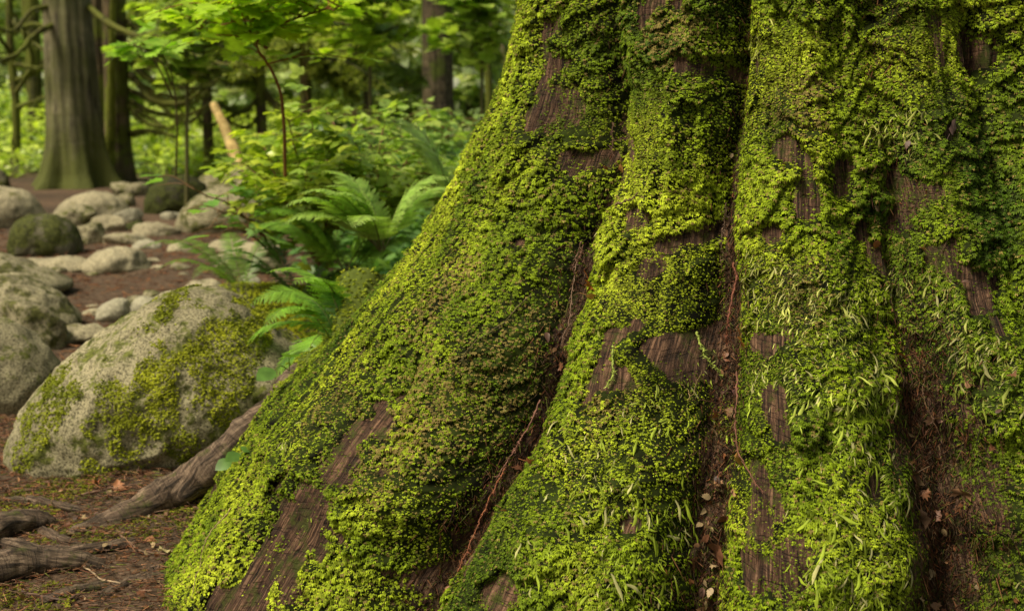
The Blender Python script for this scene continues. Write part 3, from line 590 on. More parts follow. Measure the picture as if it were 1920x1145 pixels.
boulder('mid sized grey boulder below the long pale boulder', -90, 152, 505, 640, R_mid, BG, outline=[(-90, 560), (-40, 520), (20, 512), (80, 530), (130, 575), (152, 600), (140, 625), (60, 660), (-60, 660)], cy=6.1, depth=.8, rough=.04)
boulder('rounded lichen covered boulder just above the left edge boulder', 0, 135, 558, 655, R_mid, BG, cy=5.5, rough=.04)
boulder('dark green mossy boulder standing alone left of the path', 20, 158, 402, 482, R_moss, BG, outline=[(20, 470), (22, 430), (40, 408), (80, 401), (120, 408), (145, 430), (158, 470), (150, 490), (60, 492), (25, 485)], rough=.03, cy=8.6)
boulder('smooth pale boulder at the left edge in front of the tree trunk', -70, 88, 352, 425, R_pale, BG, outline=[(-70, 380), (-40, 355), (20, 352), (50, 362), (75, 390), (88, 415), (60, 432), (-60, 430)], rough=.02, cy=10.2)
boulder('small dark boulder cut by the left edge beside green plants', -40, 26, 318, 352, R_moss, BG, cy=13.0)
boulder('broad tan boulder in front of the grey tree base', 95, 248, 360, 425, R_pale, BG, outline=[(95, 415), (110, 388), (140, 368), (185, 359), (215, 366), (240, 390), (248, 415), (200, 432), (110, 430)], rough=.02, cy=10.6)
boulder('lower green tinged boulder against the broad tan one', 92, 192, 386, 432, R_mid, BG, cy=9.9)
boulder('grey rock half buried right of the dark mossy boulder', 140, 205, 418, 468, R_mid, BG, cy=9.1, rough=.06)
boulder('pale lump of rock between the tan boulder and flat slab', 168, 240, 402, 436, R_pale, BG, cy=9.7)
boulder('smooth bluish pale slab tilted beside the tan boulder', 215, 272, 390, 416, R_cool, BG, cy=10.0)
boulder('round dark boulder blackened with moss in the middle of the stones', 270, 388, 327, 418, R_dark, BG, outline=[(270, 400), (275, 365), (295, 338), (330, 327), (365, 333), (385, 350), (388, 390), (370, 405), (330, 402), (312, 420), (280, 418)], rough=.02, cy=10.9, depth=.9)
boulder('huge pale boulder behind the shrub leaves, rear one of two', 372, 520, 303, 400, R_mid, BG, cy=11.6, rough=.04)
boulder('huge grey boulder behind the shrub leaves, front one of two', 328, 520, 350, 448, R_mid, BG, outline=[(328, 440), (335, 405), (355, 378), (390, 357), (440, 350), (490, 356), (515, 385), (520, 440), (430, 455), (340, 450)], rough=.03, cy=9.8)
boulder('flat pale rock at the foot of the huge grey boulder', 264, 335, 417, 442, R_pale, RG, cy=9.5)
boulder('small black rock beside the flat pale rock', 230, 268, 414, 440, R_dark, RG, cy=9.8)
boulder('small pale stone under the round dark boulder', 305, 342, 396, 412, R_cool, RG, cy=10.3)
boulder('low lichen covered rock mound near the grey tree foot', 205, 280, 342, 368, R_mid, BG, cy=12.4)
boulder('rounded greenish stone below the low rock mound', 218, 258, 362, 392, R_mid, BG, cy=11.3)
boulder('mossy topped stone behind the round dark boulder', 280, 310, 327, 352, R_moss, BG, cy=12.3)
boulder('ridged pale rock lying in the path like a wedge', 155, 288, 466, 508, R_pale, RG, outline=[(150, 502), (175, 480), (205, 467), (240, 465), (262, 470), (276, 490), (288, 505), (230, 516), (160, 512)], rough=.05, cy=8.0)
boulder('flat pinkish stone below the dark green mossy boulder', 72, 162, 482, 505, R_pale, RG, cy=8.0)
boulder('small flat stone at the far left of the path stones', 38, 90, 483, 500, R_pale, RG, cy=8.2)
boulder('flat stone sunk above the wedge shaped rock', 208, 274, 437, 460, R_pale, RG, cy=9.1)
boulder('small grey stone between the wedge and the flat stones', 250, 298, 449, 467, R_cool, RG, cy=8.8)
boulder('small tan stone in the middle of the path', 320, 362, 454, 472, R_pale, RG, cy=8.6)
boulder('oval tan stone left of the shrub base', 398, 458, 449, 472, R_pale, RG, cy=8.5)
boulder('larger flat tan stone under the shrub twigs', 438, 530, 455, 484, R_pale, RG, cy=8.3)
boulder('flat shaded stone in front of the larger tan stone', 418, 510, 482, 514, R_mid, RG, cy=7.7)
boulder('pointed pale rock in the path above the large boulder', 182, 246, 561, 604, R_cool, RG, outline=[(182, 598), (188, 575), (210, 565), (238, 563), (250, 590), (244, 604), (200, 606)], cy=5.9, rough=.04)
boulder('whitish rock tucked behind the shoulder of the large boulder', 232, 300, 557, 600, R_cool, RG, outline=[(232, 596), (245, 570), (268, 557), (292, 560), (300, 580), (295, 604), (240, 606)], cy=5.8, rough=.04)
boulder('thin lens shaped stone flat on the path', 82, 204, 614, 642, R_pale, RG, outline=[(82, 636), (110, 620), (150, 614), (190, 617), (204, 624), (170, 636), (110, 642)], cy=5.25, depth=.7, rough=.01)
boulder('pinkish stone just above the crest of the large boulder', 350, 420, 524, 548, R_pale, RG, cy=6.6)
boulder('small pale stone at the fern tips', 448, 484, 513, 532, R_cool, RG, cy=6.6)
rng2 = np.random.default_rng(99)
for k in range(34):
    x_ = rng2.uniform(-10, 540); yb_ = rng2.uniform(425, 660) if x_ > 150 else rng2.uniform(425, 520); w_ = rng2.uniform(14, 46) * (yb_ - 130) / 330; 
    if 600 < yb_ or (x_ > 300 and yb_ > 520): w_ *= .5
    boulder('small pale stone half sunk in the dirt path among the larger stones', x_, x_ + w_, yb_ - w_ * rng2.uniform(.18, .34), yb_, R_pale if k % 3 else R_mid, 'small half sunk path stones', sub=4, seed=500 + k, name='stone', bury=.4)

# ================================================================== TWIGS AND DEAD LEAVES ON THE TRUNK
def twig_on_trunk(pts, rad, label, off=.004, col=(.16, .075, .05), cat='twig', seed=0, fuzz=True):
    a = np.array([hit(*p) for p in pts]); P = surf(a[:, 0], a[:, 1], off) + surf_n(a[:, 0], a[:, 1], .02) * off
    C = catmull(P, 50); q = np.random.default_rng(seed)
    C = C + np.cumsum(q.normal(0, .0007, C.shape), 0)
    C = C + q.normal(0, .0006, C.shape); rad = rad * .62; V, Fq = tube(C - C[0], np.linspace(rad, rad * .45, 50) * (1 + .25 * q.normal(0, 1, 50)), 6); acc = Acc(); acc.add(V, Fq, np.array(col) * q.uniform(.5, 1.1, (len(V), 1)))
    if fuzz:
        m = 130; k = q.integers(3, 49, m); Dd = q.normal(0, 1, (m, 3)) + np.array([0, 0, -.6]); M = basis(Dd, q.normal(0, 1, (m, 3)))
        tv = [(-.12, 0, 0), (.12, 0, 0), (0, 1, 0), (0, .4, .1)]; Vv, Ff, cc = stamp(tv, [(0, 3, 2), (3, 1, 2)], C[k] - C[0], M, q.uniform(.003, .010, m), np.array(col) * q.uniform(.5, 1.5, (m, 1))); acc.add(Vv, Ff, cc)
    o = acc.build('twig', M_twig, smooth=False); o.location = C[0]; tag(o, label, cat, 'fallen twigs caught on the mossy trunk'); return o
twig_on_trunk([(1080, 465), (1050, 510), (1040, 560), (1036, 610), (1034, 650)], .0026, 'long grey twig hanging in the left furrow above the orange leaf', .02, (.20, .12, .08), seed=1)
twig_on_trunk([(1084, 470), (1078, 495), (1060, 520), (1054, 535)], .0018, 'short reddish twig beside the grey one in the left furrow', .02, seed=2)
twig_on_trunk([(1385, 510), (1390, 560), (1378, 620), (1362, 670)], .0036, 'thick russet scaly twig in the middle furrow', .025, (.24, .085, .05), seed=3)
twig_on_trunk([(1362, 395), (1345, 440), (1336, 500)], .002, 'thin curved twig at the top of the middle furrow', .02, (.16, .10, .07), seed=4)
twig_on_trunk([(1366, 730), (1374, 790), (1378, 840), (1400, 880), (1435, 940)], .0028, 'kinked brown twig crossing from middle furrow onto the wide rib', .012, (.20, .085, .055), seed=5)
twig_on_trunk([(462, 955), (440, 1010), (418, 1060), (402, 1120)], .0024, 'pale bent twig leaning on the lower left buttress', .012, (.30, .21, .10), seed=6, fuzz=False)
twig_on_trunk([(1005, 770), (985, 830), (955, 870), (930, 915)], .0024, 'brown twig lying down the lower left furrow', .022, (.22, .10, .07), seed=7)
twig_on_trunk([(915, 905), (890, 960), (878, 1020), (862, 1080)], .0026, 'russet needle spray at the bottom of the left furrow', .02, (.26, .09, .04), seed=8)
twig_on_trunk([(1222, 738), (1240, 770), (1243, 785), (1260, 735)], .0014, 'v shaped needle pair on the middle rib', .012, (.30, .20, .09), seed=9, fuzz=False)
twig_on_trunk([(1125, 230), (1122, 270), (1126, 300)], .0015, 'tiny dark twig at the top of the left furrow', .02, (.12, .06, .04), seed=10)
twig_on_trunk([(1770, 745), (1800, 800), (1850, 870)], .0012, 'thin dark stem slanting over the right hand hollow', .03, (.18, .10, .06), seed=11, fuzz=False)
twig_on_trunk([(935, 560), (900, 610), (860, 660), (845, 685)], .0016, 'thin mossy twig slanting over the left buttress', .006, (.16, .13, .05), seed=12)
twig_on_trunk([(715, 650), (690, 700), (662, 745)], .0014, 'short mossy twig near the left edge of the buttress', .006, (.17, .13, .05), seed=13)
twig_on_trunk([(1335, 945), (1320, 985), (1308, 1020)], .002, 'brown stick standing in the lower middle furrow', .02, (.22, .09, .05), seed=14, fuzz=False)
twig_on_trunk([(1145, 388), (1165, 376), (1188, 362)], .0035, 'stubby bark sliver on the rib right of the left furrow', .006, (.17, .11, .06), seed=15, fuzz=False)
for k_, (pts, lb) in enumerate([([(1250, 650), (1258, 690), (1268, 720), (1288, 752)], 'pale green moss tail hanging over the bare wood of the middle rib'), ([(1145, 655), (1142, 700), (1132, 735)], 'short pale green moss tail left of the longer one on the middle rib')]):
    o_ = twig_on_trunk(pts, .0034, lb, .006, (.36, .44, .08), 'moss tail', 30 + k_); o_.name = 'moss_tail'; o_['group'] = 'pale moss tails'
def ground_twig(pts, rad, label, seed, col=(.17, .10, .065)):
    P = np.array([ground_pt(a, b) + [0, 0, .010] for a, b in pts]); C = catmull(P, 30); q = np.random.default_rng(seed); C = C + np.cumsum(q.normal(0, .0012, C.shape), 0) * [1, 1, .3]
    V, Fq = tube(C - C[0], np.linspace(rad, rad * .5, 30) * (1 + .2 * q.normal(0, 1, 30)), 7); a = Acc(); a.add(V, Fq, np.array(col) * q.uniform(.6, 1.2, (len(V), 1)))
    o = a.build('twig', M_twig); o.location = C[0]; return tag(o, label, 'twig', 'dead twigs lying on the near floor')
ground_twig([(150, 935), (210, 922), (262, 915)], .0035, 'short brown twig at the foot of the large boulder', 201)
ground_twig([(225, 1010), (262, 1040), (312, 1046)], .003, 'thin twig bent between bare root and buttress', 202)
ground_twig([(120, 1060), (160, 1072), (190, 1095), (230, 1100)], .0028, 'thin pale twig just right of the crimson leaf scrap', 203, (.38, .27, .17))
ground_twig([(40, 1118), (110, 1132), (150, 1125)], .0035, 'dark twig lying in the bottom left corner', 204, (.10, .06, .045))
def outline_leaf(kind):
    if kind == 'maple': pr = [(.0, 1.0), (.13, .66), (.34, .78), (.30, .5), (.62, .52), (.47, .3), (.55, .1), (.25, .1), (.1, -.02)]
    elif kind == 'vine': pr = [(0, 1.0), (.10, .72), (.27, .84), (.27, .62), (.50, .68), (.44, .46), (.62, .36), (.45, .22), (.42, .04), (.18, .06), (.06, 0)]
    elif kind == 'toothed': pr = [(0, 1.0), (.07, .88), (.15, .86), (.17, .72), (.27, .70), (.27, .55), (.35, .50), (.31, .36), (.33, .26), (.2, .12), (.05, 0)]
    else: pr = [(0, 1.0), (.16, .8), (.28, .5), (.24, .22), (.08, 0)]
    right = pr; left = [(-x, y) for x, y in reversed(pr[1:])]
    return right + left
def leaf_template(kind, fold=.12, curl=.12):
    o = outline_leaf(kind); V = [(0, .35, 0)]; n = len(o)
    for x, y in o: V.append((x, y, abs(x) * fold - curl * y * y + .05 * curl))
    return np.array(V), np.array([(0, 1 + (k + 1) % n, 1 + k) for k in range(n)])
def dead_leaf(px, py, size, label, col, kind='maple', seed=0, on='trunk', rot=0.):
    q = np.random.default_rng(seed)
    if on == 'trunk':
        a, z = hit(px, py); a = np.array([a]); z = np.array([z]); P = surf(a, z, .018)[0]; n = surf_n(a, z, .03)[0]
    else: P = ground_pt(px, py) + [0, 0, .012]; n = np.array([0, -.25, 1.])
    tv, tf = leaf_template(kind, .35, .4); tv = tv.copy(); tv[:, 2] += .12 * np.sin(tv[:, 0] * 9 + seed) + .08 * np.cos(tv[:, 1] * 11)
    d = np.array([math.sin(rot), .1, -math.cos(rot)]) if on == 'trunk' else np.array([math.sin(rot), math.cos(rot), 0])
    M = basis(d[None], (n + q.normal(0, .3, 3))[None]); V, Fc, cc = stamp(tv, tf, np.zeros((1, 3)), M, np.array([size]), np.array([col]), q.uniform(.6, 1.25, len(tv)))
    acc = Acc(); acc.add(V, Fc, cc); st = np.array([[0, 0, 0], [0, -.25, .03], [0, -.55, .1]]) * size; Vt, Ft = tube(st @ M[0].T, .0007, 4); acc.add(Vt, Ft, np.array(col) * .8)
    o = acc.build('dead_leaf', M_dry); o.location = P; tag(o, label, 'dead leaf', 'dead leaves caught on the tree and floor'); return o
dead_leaf(1066, 530, .035, 'curled orange dead leaf high in the left furrow', (.42, .14, .03), seed=1, rot=.3)
dead_leaf(1072, 558, .026, 'second pale orange leaf scrap just under the curled orange leaf', (.50, .25, .10), 'oval', 2, rot=1.2)
dead_leaf(1127, 310, .020, 'small tan curled leaf near the top of the left furrow', (.48, .24, .08), 'oval', 3)
dead_leaf(1362, 880, .030, 'amber leaf standing in the lower middle furrow', (.50, .26, .08), 'oval', 4, rot=-.2)
dead_leaf(1315, 1035, .055, 'large dark red brown leaf at the bottom of the middle furrow', (.19, .07, .045), 'maple', 5, rot=.5)
dead_leaf(1297, 1095, .05, 'brown lobed leaf hanging below the dark red brown leaf', (.17, .075, .04), 'maple', 6, rot=-.3)
dead_leaf(945, 878, .026, 'bright rusty leaf scrap in the lower left furrow', (.46, .17, .07), 'oval', 7, rot=1.4)
dead_leaf(912, 962, .022, 'salmon coloured leaf scrap at the foot of the left furrow', (.48, .22, .13), 'oval', 8, rot=.9)
dead_leaf(1362, 655, .030, 'narrow amber bark flake in the middle furrow', (.50, .20, .05), 'oval', 9, rot=.2)
dead_leaf(1815, 828, .028, 'dusty pink leaf in the hollow at the right', (.38, .22, .17), 'maple', 10, rot=.6)
dead_leaf(1795, 1032, .040, 'faded brown leaf low in the right hollow', (.20, .12, .08), 'oval', 11, rot=.7)
dead_leaf(1795, 955, .040, 'pale brown maple leaf in the middle of the right hollow', (.17, .11, .06), 'maple', 12, rot=-.9)
dead_leaf(1325, 782, .035, 'purplish brown leaf lying across the middle furrow', (.13, .065, .06), 'oval', 13, rot=1.45)
dead_leaf(1785, 252, .030, 'dark plum coloured leaf on the upper right rib', (.12, .07, .06), 'oval', 14, rot=2.6)
dead_leaf(1895, 980, .035, 'small tan leaf against the right edge of the hollow', (.24, .13, .07), 'maple', 15, rot=.2)
dead_leaf(150, 995, .022, 'orange chip by the tip of the bare root', (.50, .24, .12), 'oval', 16, 'ground')
dead_leaf(272, 1022, .034, 'orange brown bark chip in the litter below the bare root', (.46, .22, .11), 'oval', 17, 'ground', 1.3)
dead_leaf(165, 1058, .026, 'crimson leaf scrap beside the grey weathered root', (.42, .03, .03), 'oval', 18, 'ground', 1.2)
dead_leaf(12, 1026, .030, 'orange bark chip at the left edge of the litter', (.52, .26, .14), 'oval', 19, 'ground', .6)
dead_leaf(300, 1045, .040, 'cream dead leaf against the foot of the buttress', (.46, .38, .18), 'vine', 20, 'ground', .8)
dead_leaf(170, 915, .040, 'russet leaf heap at the base of the large boulder', (.30, .11, .05), 'maple', 21, 'ground', .8)
dead_leaf(215, 918, .032, 'light rust leaf right of the russet leaf under the boulder', (.42, .18, .08), 'maple', 22, 'ground', 2.0)

# crumbled leaf flakes in the furrows and on the floor
def flakes(name, P, Nn, size, label):
    A = Acc(); n = len(P); T = rng.integers(0, 3, n)
    cols_ = np.array([(.30, .12, .05), (.20, .085, .045), (.38, .20, .10), (.13, .07, .05), (.42, .30, .16)])[rng.integers(0, 5, n)] * rng.uniform(.4, 1.1, (n, 1))
    for k, kd in enumerate(('oval', 'maple', 'toothed')):
        q = T == k; tv, tf = leaf_template(kd, .5, .5); tv = tv.copy(); tv[:, 2] += .10 * np.sin(tv[:, 0] * 8 + k)
        V, Fc, cc = stamp(tv, tf, P[q], basis(rng.normal(0, 1, (q.sum(), 3)) + [0, 0, -.6], Nn[q] + rng.normal(0, .5, (q.sum(), 3))), size[q], cols_[q], rng.uniform(.7, 1.2, len(tv))); A.add(V, Fc, cc)
    return tag(A.build(name, M_dry), label, 'leaf litter', kind='stuff')
nf = 420; z = rng.uniform(.0, 1.0, nf); ks = rng.choice(3, nf, p=[.3, .35, .35]); th = np.zeros(nf)
for k in range(3):
    (cz, ct), dk, wk = GR[k]; q = ks == k; th[q] = np.interp(z[q], cz, ct) + rng.normal(0, .020 if k < 2 else .05, q.sum()) / np.interp(z[q], zk, rk)
ok = rng.random(nf) < .15 + .85 * sm(.8, .3, z); th, z = th[ok], z[ok]
flakes('leaf_crumbs', surf(th, z, .006), surf_n(th, z, .01), rng.uniform(.007, .020, len(th)), 'crumbled brown leaves wedged in the trunk furrows')
nf = 1100; x = rng.uniform(-1.7, 0, nf); y = rng.uniform(2.4, 4.4, nf); flakes('fallen_leaf_crumbs', np.stack([x, y, gz(x, y) + .012], 1), np.tile([0, -.1, 1.], (nf, 1)), rng.uniform(.006, .020, nf), 'crumbled brown leaves and bark chips scattered over the near floor')
def seedling(px, py, y, dirs, size, label):
    root = empty('seedling', at(px, py, y)); tag(root, label, 'seedling', 'leafy seedlings on the left flank of the trunk')
    for k, (dx, dz, dy) in enumerate(dirs):
        e = np.array([dx, dy, dz]); C = catmull([(0, .02, -.01), e * .5 + [0, 0, .008], e], 12); V, Fq = tube(C, .0012, 5); a = Acc(); a.add(V, Fq, np.array([.14, .2, .03])); so = a.build('stem', M_twig, root)
        tv, tf = leaf_template('oval', .1, .15); tv = tv * [1.5, 1, 1]; V, Fc, cc = stamp(tv, tf, e[None], basis((e + [0, -.02, -.01])[None], np.array([[.2, -.6, .9]])), np.array([size]), np.array([[.12, .24, .04]])); mesh_obj('leaf', V, Fc, M_leaf, so, cc)
    return root
seedling(540, 690, 3.30, [(-.03, .0, -.02), (.01, .03, -.02)], .055, 'seedling with one long pale leaf against the large boulder')
seedling(548, 790, 3.12, [(-.025, .02, -.02), (.0, .03, -.02), (-.01, -.01, -.03)], .03, 'seedling with small round leaves on the mossy left root')
seedling(478, 850, 3.05, [(-.03, .005, -.02), (-.005, .02, -.03), (-.05, -.01, -.02)], .04, 'seedling with broad leaves just above the bare arching root')
# near forest litter on the floor
n = 60000; x = rng.uniform(-1.9, .1, n); y = rng.uniform(2.3, 4.6, n) ; P = np.stack([x, y, gz(x, y) + rng.uniform(.0, .014, n)], 1)
D = rng.normal(0, 1, (n, 3)) * [1, .55, .13]
o = litter('forest_litter', P, D, rng.uniform(.008, .05, n) * rng.uniform(.5, 1, n), rng.uniform(.0005, .0015, n), np.vstack([pal, [(.30, .15, .08), (.20, .12, .08)]])[rng.integers(0, 8, n)] * rng.uniform(.5, 1.5, (n, 1)))
tag(o, 'reddish brown needles, twigs and bark bits carpeting the ground beside the trunk', 'litter', kind='stuff')
n = 16000; x = rng.uniform(-4.5, 1.0, n); y = rng.uniform(4.6, 10, n); P = np.stack([x, y, gz(x, y) + .004], 1)
o = litter('path_litter', P, rng.normal(0, 1, (n, 3)) * [1, .6, .08], rng.uniform(.02, .08, n), rng.uniform(.0012, .003, n), pal[rng.integers(0, 5, n)] * rng.uniform(.6, 1.7, (n, 1)))
tag(o, 'sparse brown needles and twigs over the bare dirt path', 'litter', kind='stuff')
# low floor moss by the roots
n = 16000; x = rng.uniform(-1.6, -.5, n); y = rng.uniform(2.6, 3.75, n); nz = fbm(x * 5, y * 5, 0 * x, 131, 3); ok = nz > .12
P = np.stack([x, y, gz(x, y) + .006], 1)[ok]; mo = moss_on('floor_moss', P, np.tile([0, 0, 1.], (len(P), 1)), None, np.zeros(3), palette=((.10, .12, .01), (.26, .26, .015)))
tag(mo, 'thin yellow green moss patches between the roots on the floor', 'moss')

# ================================================================== FERNS
def pinna_template(np_=11, wide=.16):
    V = []; Fc = []
    for k in range(np_):
        t = (k + .4) / np_; l = wide * (1 - t) ** .7 + .02
        for s in (-1, 1):
            o = len(V); V += [(0, t - .028, 0), (s * l * .55, t - .02, .012), (s * l, t + .05, -.01), (s * l * .5, t + .052, .005), (0, t + .03, .008)]
            Fc += [(o, o + 1, o + 4), (o + 1, o + 2, o + 3), (o + 1, o + 3, o + 4)] if s > 0 else [(o, o + 4, o + 1), (o + 1, o + 3, o + 2), (o + 1, o + 4, o + 3)]
    V += [(-.008, 0, .002), (.008, 0, .002), (0, 1.03, 0)]; o = len(V) - 3; Fc.append((o, o + 1, o + 2)); return np.array(V), np.array(Fc)
PIN = pinna_template(); SWORD = (np.array([(0, 0, 0), (-.07, .12, .01), (-.05, .6, .01), (0, 1, -.03), (.05, .6, .01), (.07, .12, .01), (0, .5, .03)]), np.array([(0, 6, 1), (1, 6, 2), (2, 6, 3), (3, 6, 4), (4, 6, 5), (5, 6, 0)]))
def frond_mesh(kind, Lf, arch, seed, col):
    q = np.random.default_rng(seed); t = np.linspace(0, 1, 40)
    C = np.stack([.06 * Lf * np.sin(t * 3 + seed), Lf * t * (1 - .10 * t), Lf * arch * (np.sin(t * PI * .62) - .35 * t ** 2.4)], 1)
    acc = Acc(); V, Fq = tube(C, np.linspace(.0022, .0006, 40), 5); acc.add(V, Fq, np.array([.16, .17, .05]))
    npair = 24 if kind == 'lady' else 34; tt = np.linspace(.16 if kind == 'lady' else .08, .985, npair); T = norm(np.gradient(C, axis=0))
    for s in (-1, 1):
        P = np.stack([np.interp(tt, t, C[:, a]) for a in range(3)], 1); Tn = np.stack([np.interp(tt, t, T[:, a]) for a in range(3)], 1)
        side = norm(np.cross(Tn, [0, 0, 1.])) * s; up = np.cross(side, Tn) * s
        ln = Lf * (.24 if kind == 'lady' else .15) * np.sin(PI * (.10 + .9 * tt) ** .85) ** .85 + .006
        D = side + Tn * (.28 + .35 * tt)[:, None] - up * (.12 + .12 * q.random((npair, 1))) + q.normal(0, .06, (npair, 3))
        tv, tf = PIN if kind == 'lady' else SWORD
        S = np.stack([ln * (1.0 if kind == 'lady' else 1.15), ln, ln], 1); cc0 = np.array(col) * 1.3 * q.uniform(.75, 1.15, (npair, 1))
        V, Fc, cc = stamp(tv, tf, P, basis(D, up + q.normal(0, .1, (npair, 3))), S, cc0); acc.add(V, Fc, cc)
    return acc
_fr = {}
def fern(loc, fronds, label, kind='lady', col=(.16, .30, .035), name='fern', group='ferns beside the mossy trunk'):
    root = empty(name, loc); tag(root, label, 'fern', group)
    from mathutils import Matrix
    for (az, pitch, Lf, roll) in fronds:
        key = (kind, round(Lf * 8), col, int(az * 7) % 3)
        if key not in _fr:
            o = frond_mesh(kind, round(Lf * 8) / 8, .45, int(az * 7) % 3 + 1, col).build('frond', M_fern, root); _fr[key] = o.data
        else: o = bpy.data.objects.new('frond', _fr[key]); COL.objects.link(o); o.parent = root
        o.matrix_local = Matrix.Rotation(az, 4, 'Z') @ Matrix.Rotation(pitch, 4, 'X') @ Matrix.Rotation(roll, 4, 'Y')
        s = Lf / (round(Lf * 8) / 8); o.scale = (s, s, s)
    return root
q = rng2
def ring(n, Lf, p0=.1, spread=.25, a0=0, a1=2 * PI): return [(a0 + (a1 - a0) * (k + q.uniform(0, .8)) / n, p0 + q.uniform(-spread, spread), Lf * q.uniform(.75, 1.15), q.uniform(-.3, .3)) for k in range(n)]
def ring2(n, Lf, p0=.1, spread=.25): return [((q.uniform(.85, 2.1) if k % 2 else q.uniform(-2.1, -.85)), p0 + q.uniform(-spread, spread), Lf * q.uniform(.75, 1.15), q.uniform(-.3, .3)) for k in range(n)]
# az: 0 = away (+y), pi/2 = left (-x), pi = towards camera, -pi/2 = right
fern(at(668, 625, 3.85), [(1.3, .25, .33, .2), (1.75, .05, .32, -.2), (2.2, -.1, .30, .1), (2.7, -.5, .30, 0), (3.0, -.9, .26, .2), (1.55, -.45, .34, 0), (2.4, .35, .3, 0), (2.0, -.75, .28, 0)], 'light green lady fern drooping over the left flank of the mossy trunk', col=(.20, .36, .04))
fern(at(640, 665, 3.66), [(2.6, -.8, .22, 0), (3.1, -.6, .2, .1), (1.9, -.5, .2, -.1), (.2, .3, .26, 0), (2.3, .3, .22, 0), (1.2, .6, .2, 0)], 'small deep green fern in the shadow between boulder and trunk', 'sword', col=(.07, .16, .02))
fern(at(715, 470, 4.5), [(q.uniform(.7, 2.3), q.uniform(.0, .6), q.uniform(.24, .38), q.uniform(-.3, .3)) for _ in range(10)] + [(-1.2, .3, .35, 0), (-1.7, .5, .35, .2), (2.9, .1, .3, 0)], 'airy pale fern rising behind the trunk edge above the drooping fern', col=(.30, .44, .09))
fern(at(850, 400, 4.9), ring2(7, .42, .45, .3), 'topmost pale fern touching the trunk edge, against the far woods', col=(.34, .48, .12))
fern(at(650, 520, 5.2), ring2(9, .42, .3, .3), 'fern with arching fronds behind the mossy rock', col=(.18, .33, .05))
fern(at(560, 560, 5.6), ring2(8, .36, .15, .25), 'dark sword fern low behind the mossy rock', 'sword', col=(.07, .15, .03))
fern(at(455, 545, 6.0), [(1.5, .1, .5, 0), (1.2, .25, .4, 0), (1.9, 0, .4, 0), (.3, .3, .4, 0), (-.6, .3, .4, 0), (2.6, 0, .35, 0)], 'low fern reaching a single frond left over the dirt path', 'sword', col=(.13, .22, .03))
fern(at(740, 440, 6.0), ring2(9, .45, .4, .3), 'shaded fern clump in the gap between shrubs and trunk', 'sword', col=(.19, .28, .06))
fern(at(620, 470, 6.6), ring2(9, .45, .4, .3), 'shaded sword fern under the leafy shrub', 'sword', col=(.12, .23, .045))

# ================================================================== SHRUBS
LT = {k: leaf_template(k) for k in ('maple', 'vine', 'toothed', 'oval')}
def trifol(kind='toothed'):
    tv, tf = leaf_template(kind); V = []; Fc = []
    for a, s, oy in ((0, 1., .25), (1.15, .8, .12), (-1.15, .8, .12)):
        c, sn = math.cos(a), math.sin(a); q_ = tv * s; V.append(np.stack([q_[:, 0] * c + q_[:, 1] * sn, -q_[:, 0] * sn + q_[:, 1] * c + oy, q_[:, 2]], 1)); Fc.append(tf + sum(len(v) for v in V[:-1]))
    return np.vstack(V) * .62, np.vstack(Fc)
LT['tri'] = trifol()
def shrub(loc, stems, label, kind='tri', size=.09, col=(.15, .27, .03), col2=(.30, .40, .03), nleaf=40, name='shrub', group=None, stemcol=(.16, .09, .04), start=.3, seed=0, srad=.006, up=.85):
    q = np.random.default_rng(seed); root = empty(name, loc); tag(root, label, 'shrub' if name == 'shrub' else 'sapling', group); loc = np.array(loc)
    tv, tf = LT[kind]
    for pts in stems:
        P = np.array(pts, float) - loc; C = catmull(P, 30); C += np.cumsum(q.normal(0, .004, C.shape), 0) * np.linspace(0, 1, 30)[:, None]
        V, Fq = tube(C, np.linspace(srad, srad * .3, 30), 6); a = Acc(); a.add(V, Fq, np.array(stemcol))
        A = Acc(); L_ = []
        ns = 7
        sides = []
        for k in range(ns):
            t = start + (1 - start) * (k + q.random()) / ns; b = C[int(t * 29)]; dd = norm(np.array([q.normal(), q.normal(), q.uniform(-.1, .5)])); ll = q.uniform(.15, .42) * (1.1 - .5 * t)
            S = np.array([b, b + dd * ll * .5 + [0, 0, .02], b + dd * ll + [0, 0, -.01]]); S = catmull(S, 8); Vs, Fs = tube(S, np.linspace(srad * .4, srad * .15, 8), 4); a.add(Vs, Fs, np.array(stemcol)); sides.append((S, dd))
        so = a.build('stem', M_twig, root)
        Po = []; Dd = []
        for k in range(nleaf):
            if k < nleaf // 5: S, dd = C[int(start * 29):], norm(q.normal(0, 1, 3)); i_ = q.integers(0, len(S)); Po.append(S[i_]); Dd.append(dd)
            else: S, dd = sides[q.integers(0, ns)]; i_ = q.integers(2, 8); Po.append(S[i_]); Dd.append(dd + q.normal(0, .7, 3))
        Po = np.array(Po); Dd = np.array(Dd) * [1, 1, .25] + [0, 0, -.12]; Po = Po + norm(Dd) * q.uniform(.01, .04, (len(Po), 1)) + q.normal(0, .012, Po.shape)
        Up = np.array([0, 0, up]) + q.normal(0, .26, Po.shape); k = q.random((len(Po), 1)) ** 1.3
        c = np.minimum((np.array(col) * (1 - k) + np.array(col2) * k) * 1.25, .8) * q.uniform(.75, 1.15, (len(Po), 1))
        V, Fc, cc = stamp(tv, tf, Po, basis(Dd, Up), q.uniform(.65, 1.15, len(Po)) * size, c, None); mesh_obj('leaves', V, Fc, M_leaf, so, cc)
    return root
def fan(base, tips): return [[base, (np.array(base) * .55 + np.array(t) * .45) + [0, 0, .06], t] for t in tips]
b = at(600, 500, 5.7); tips = [at(x, y, d) for x, y, d in ((465, 300, 5.4), (490, 265, 5.6), (520, 215, 5.4), (570, 240, 5.9), (640, 260, 5.5), (560, 350, 5.1), (600, 320, 5.3), (560, 380, 5.3), (690, 300, 5.9), (540, 300, 6.2), (430, 300, 6.0), (610, 250, 6.2))]
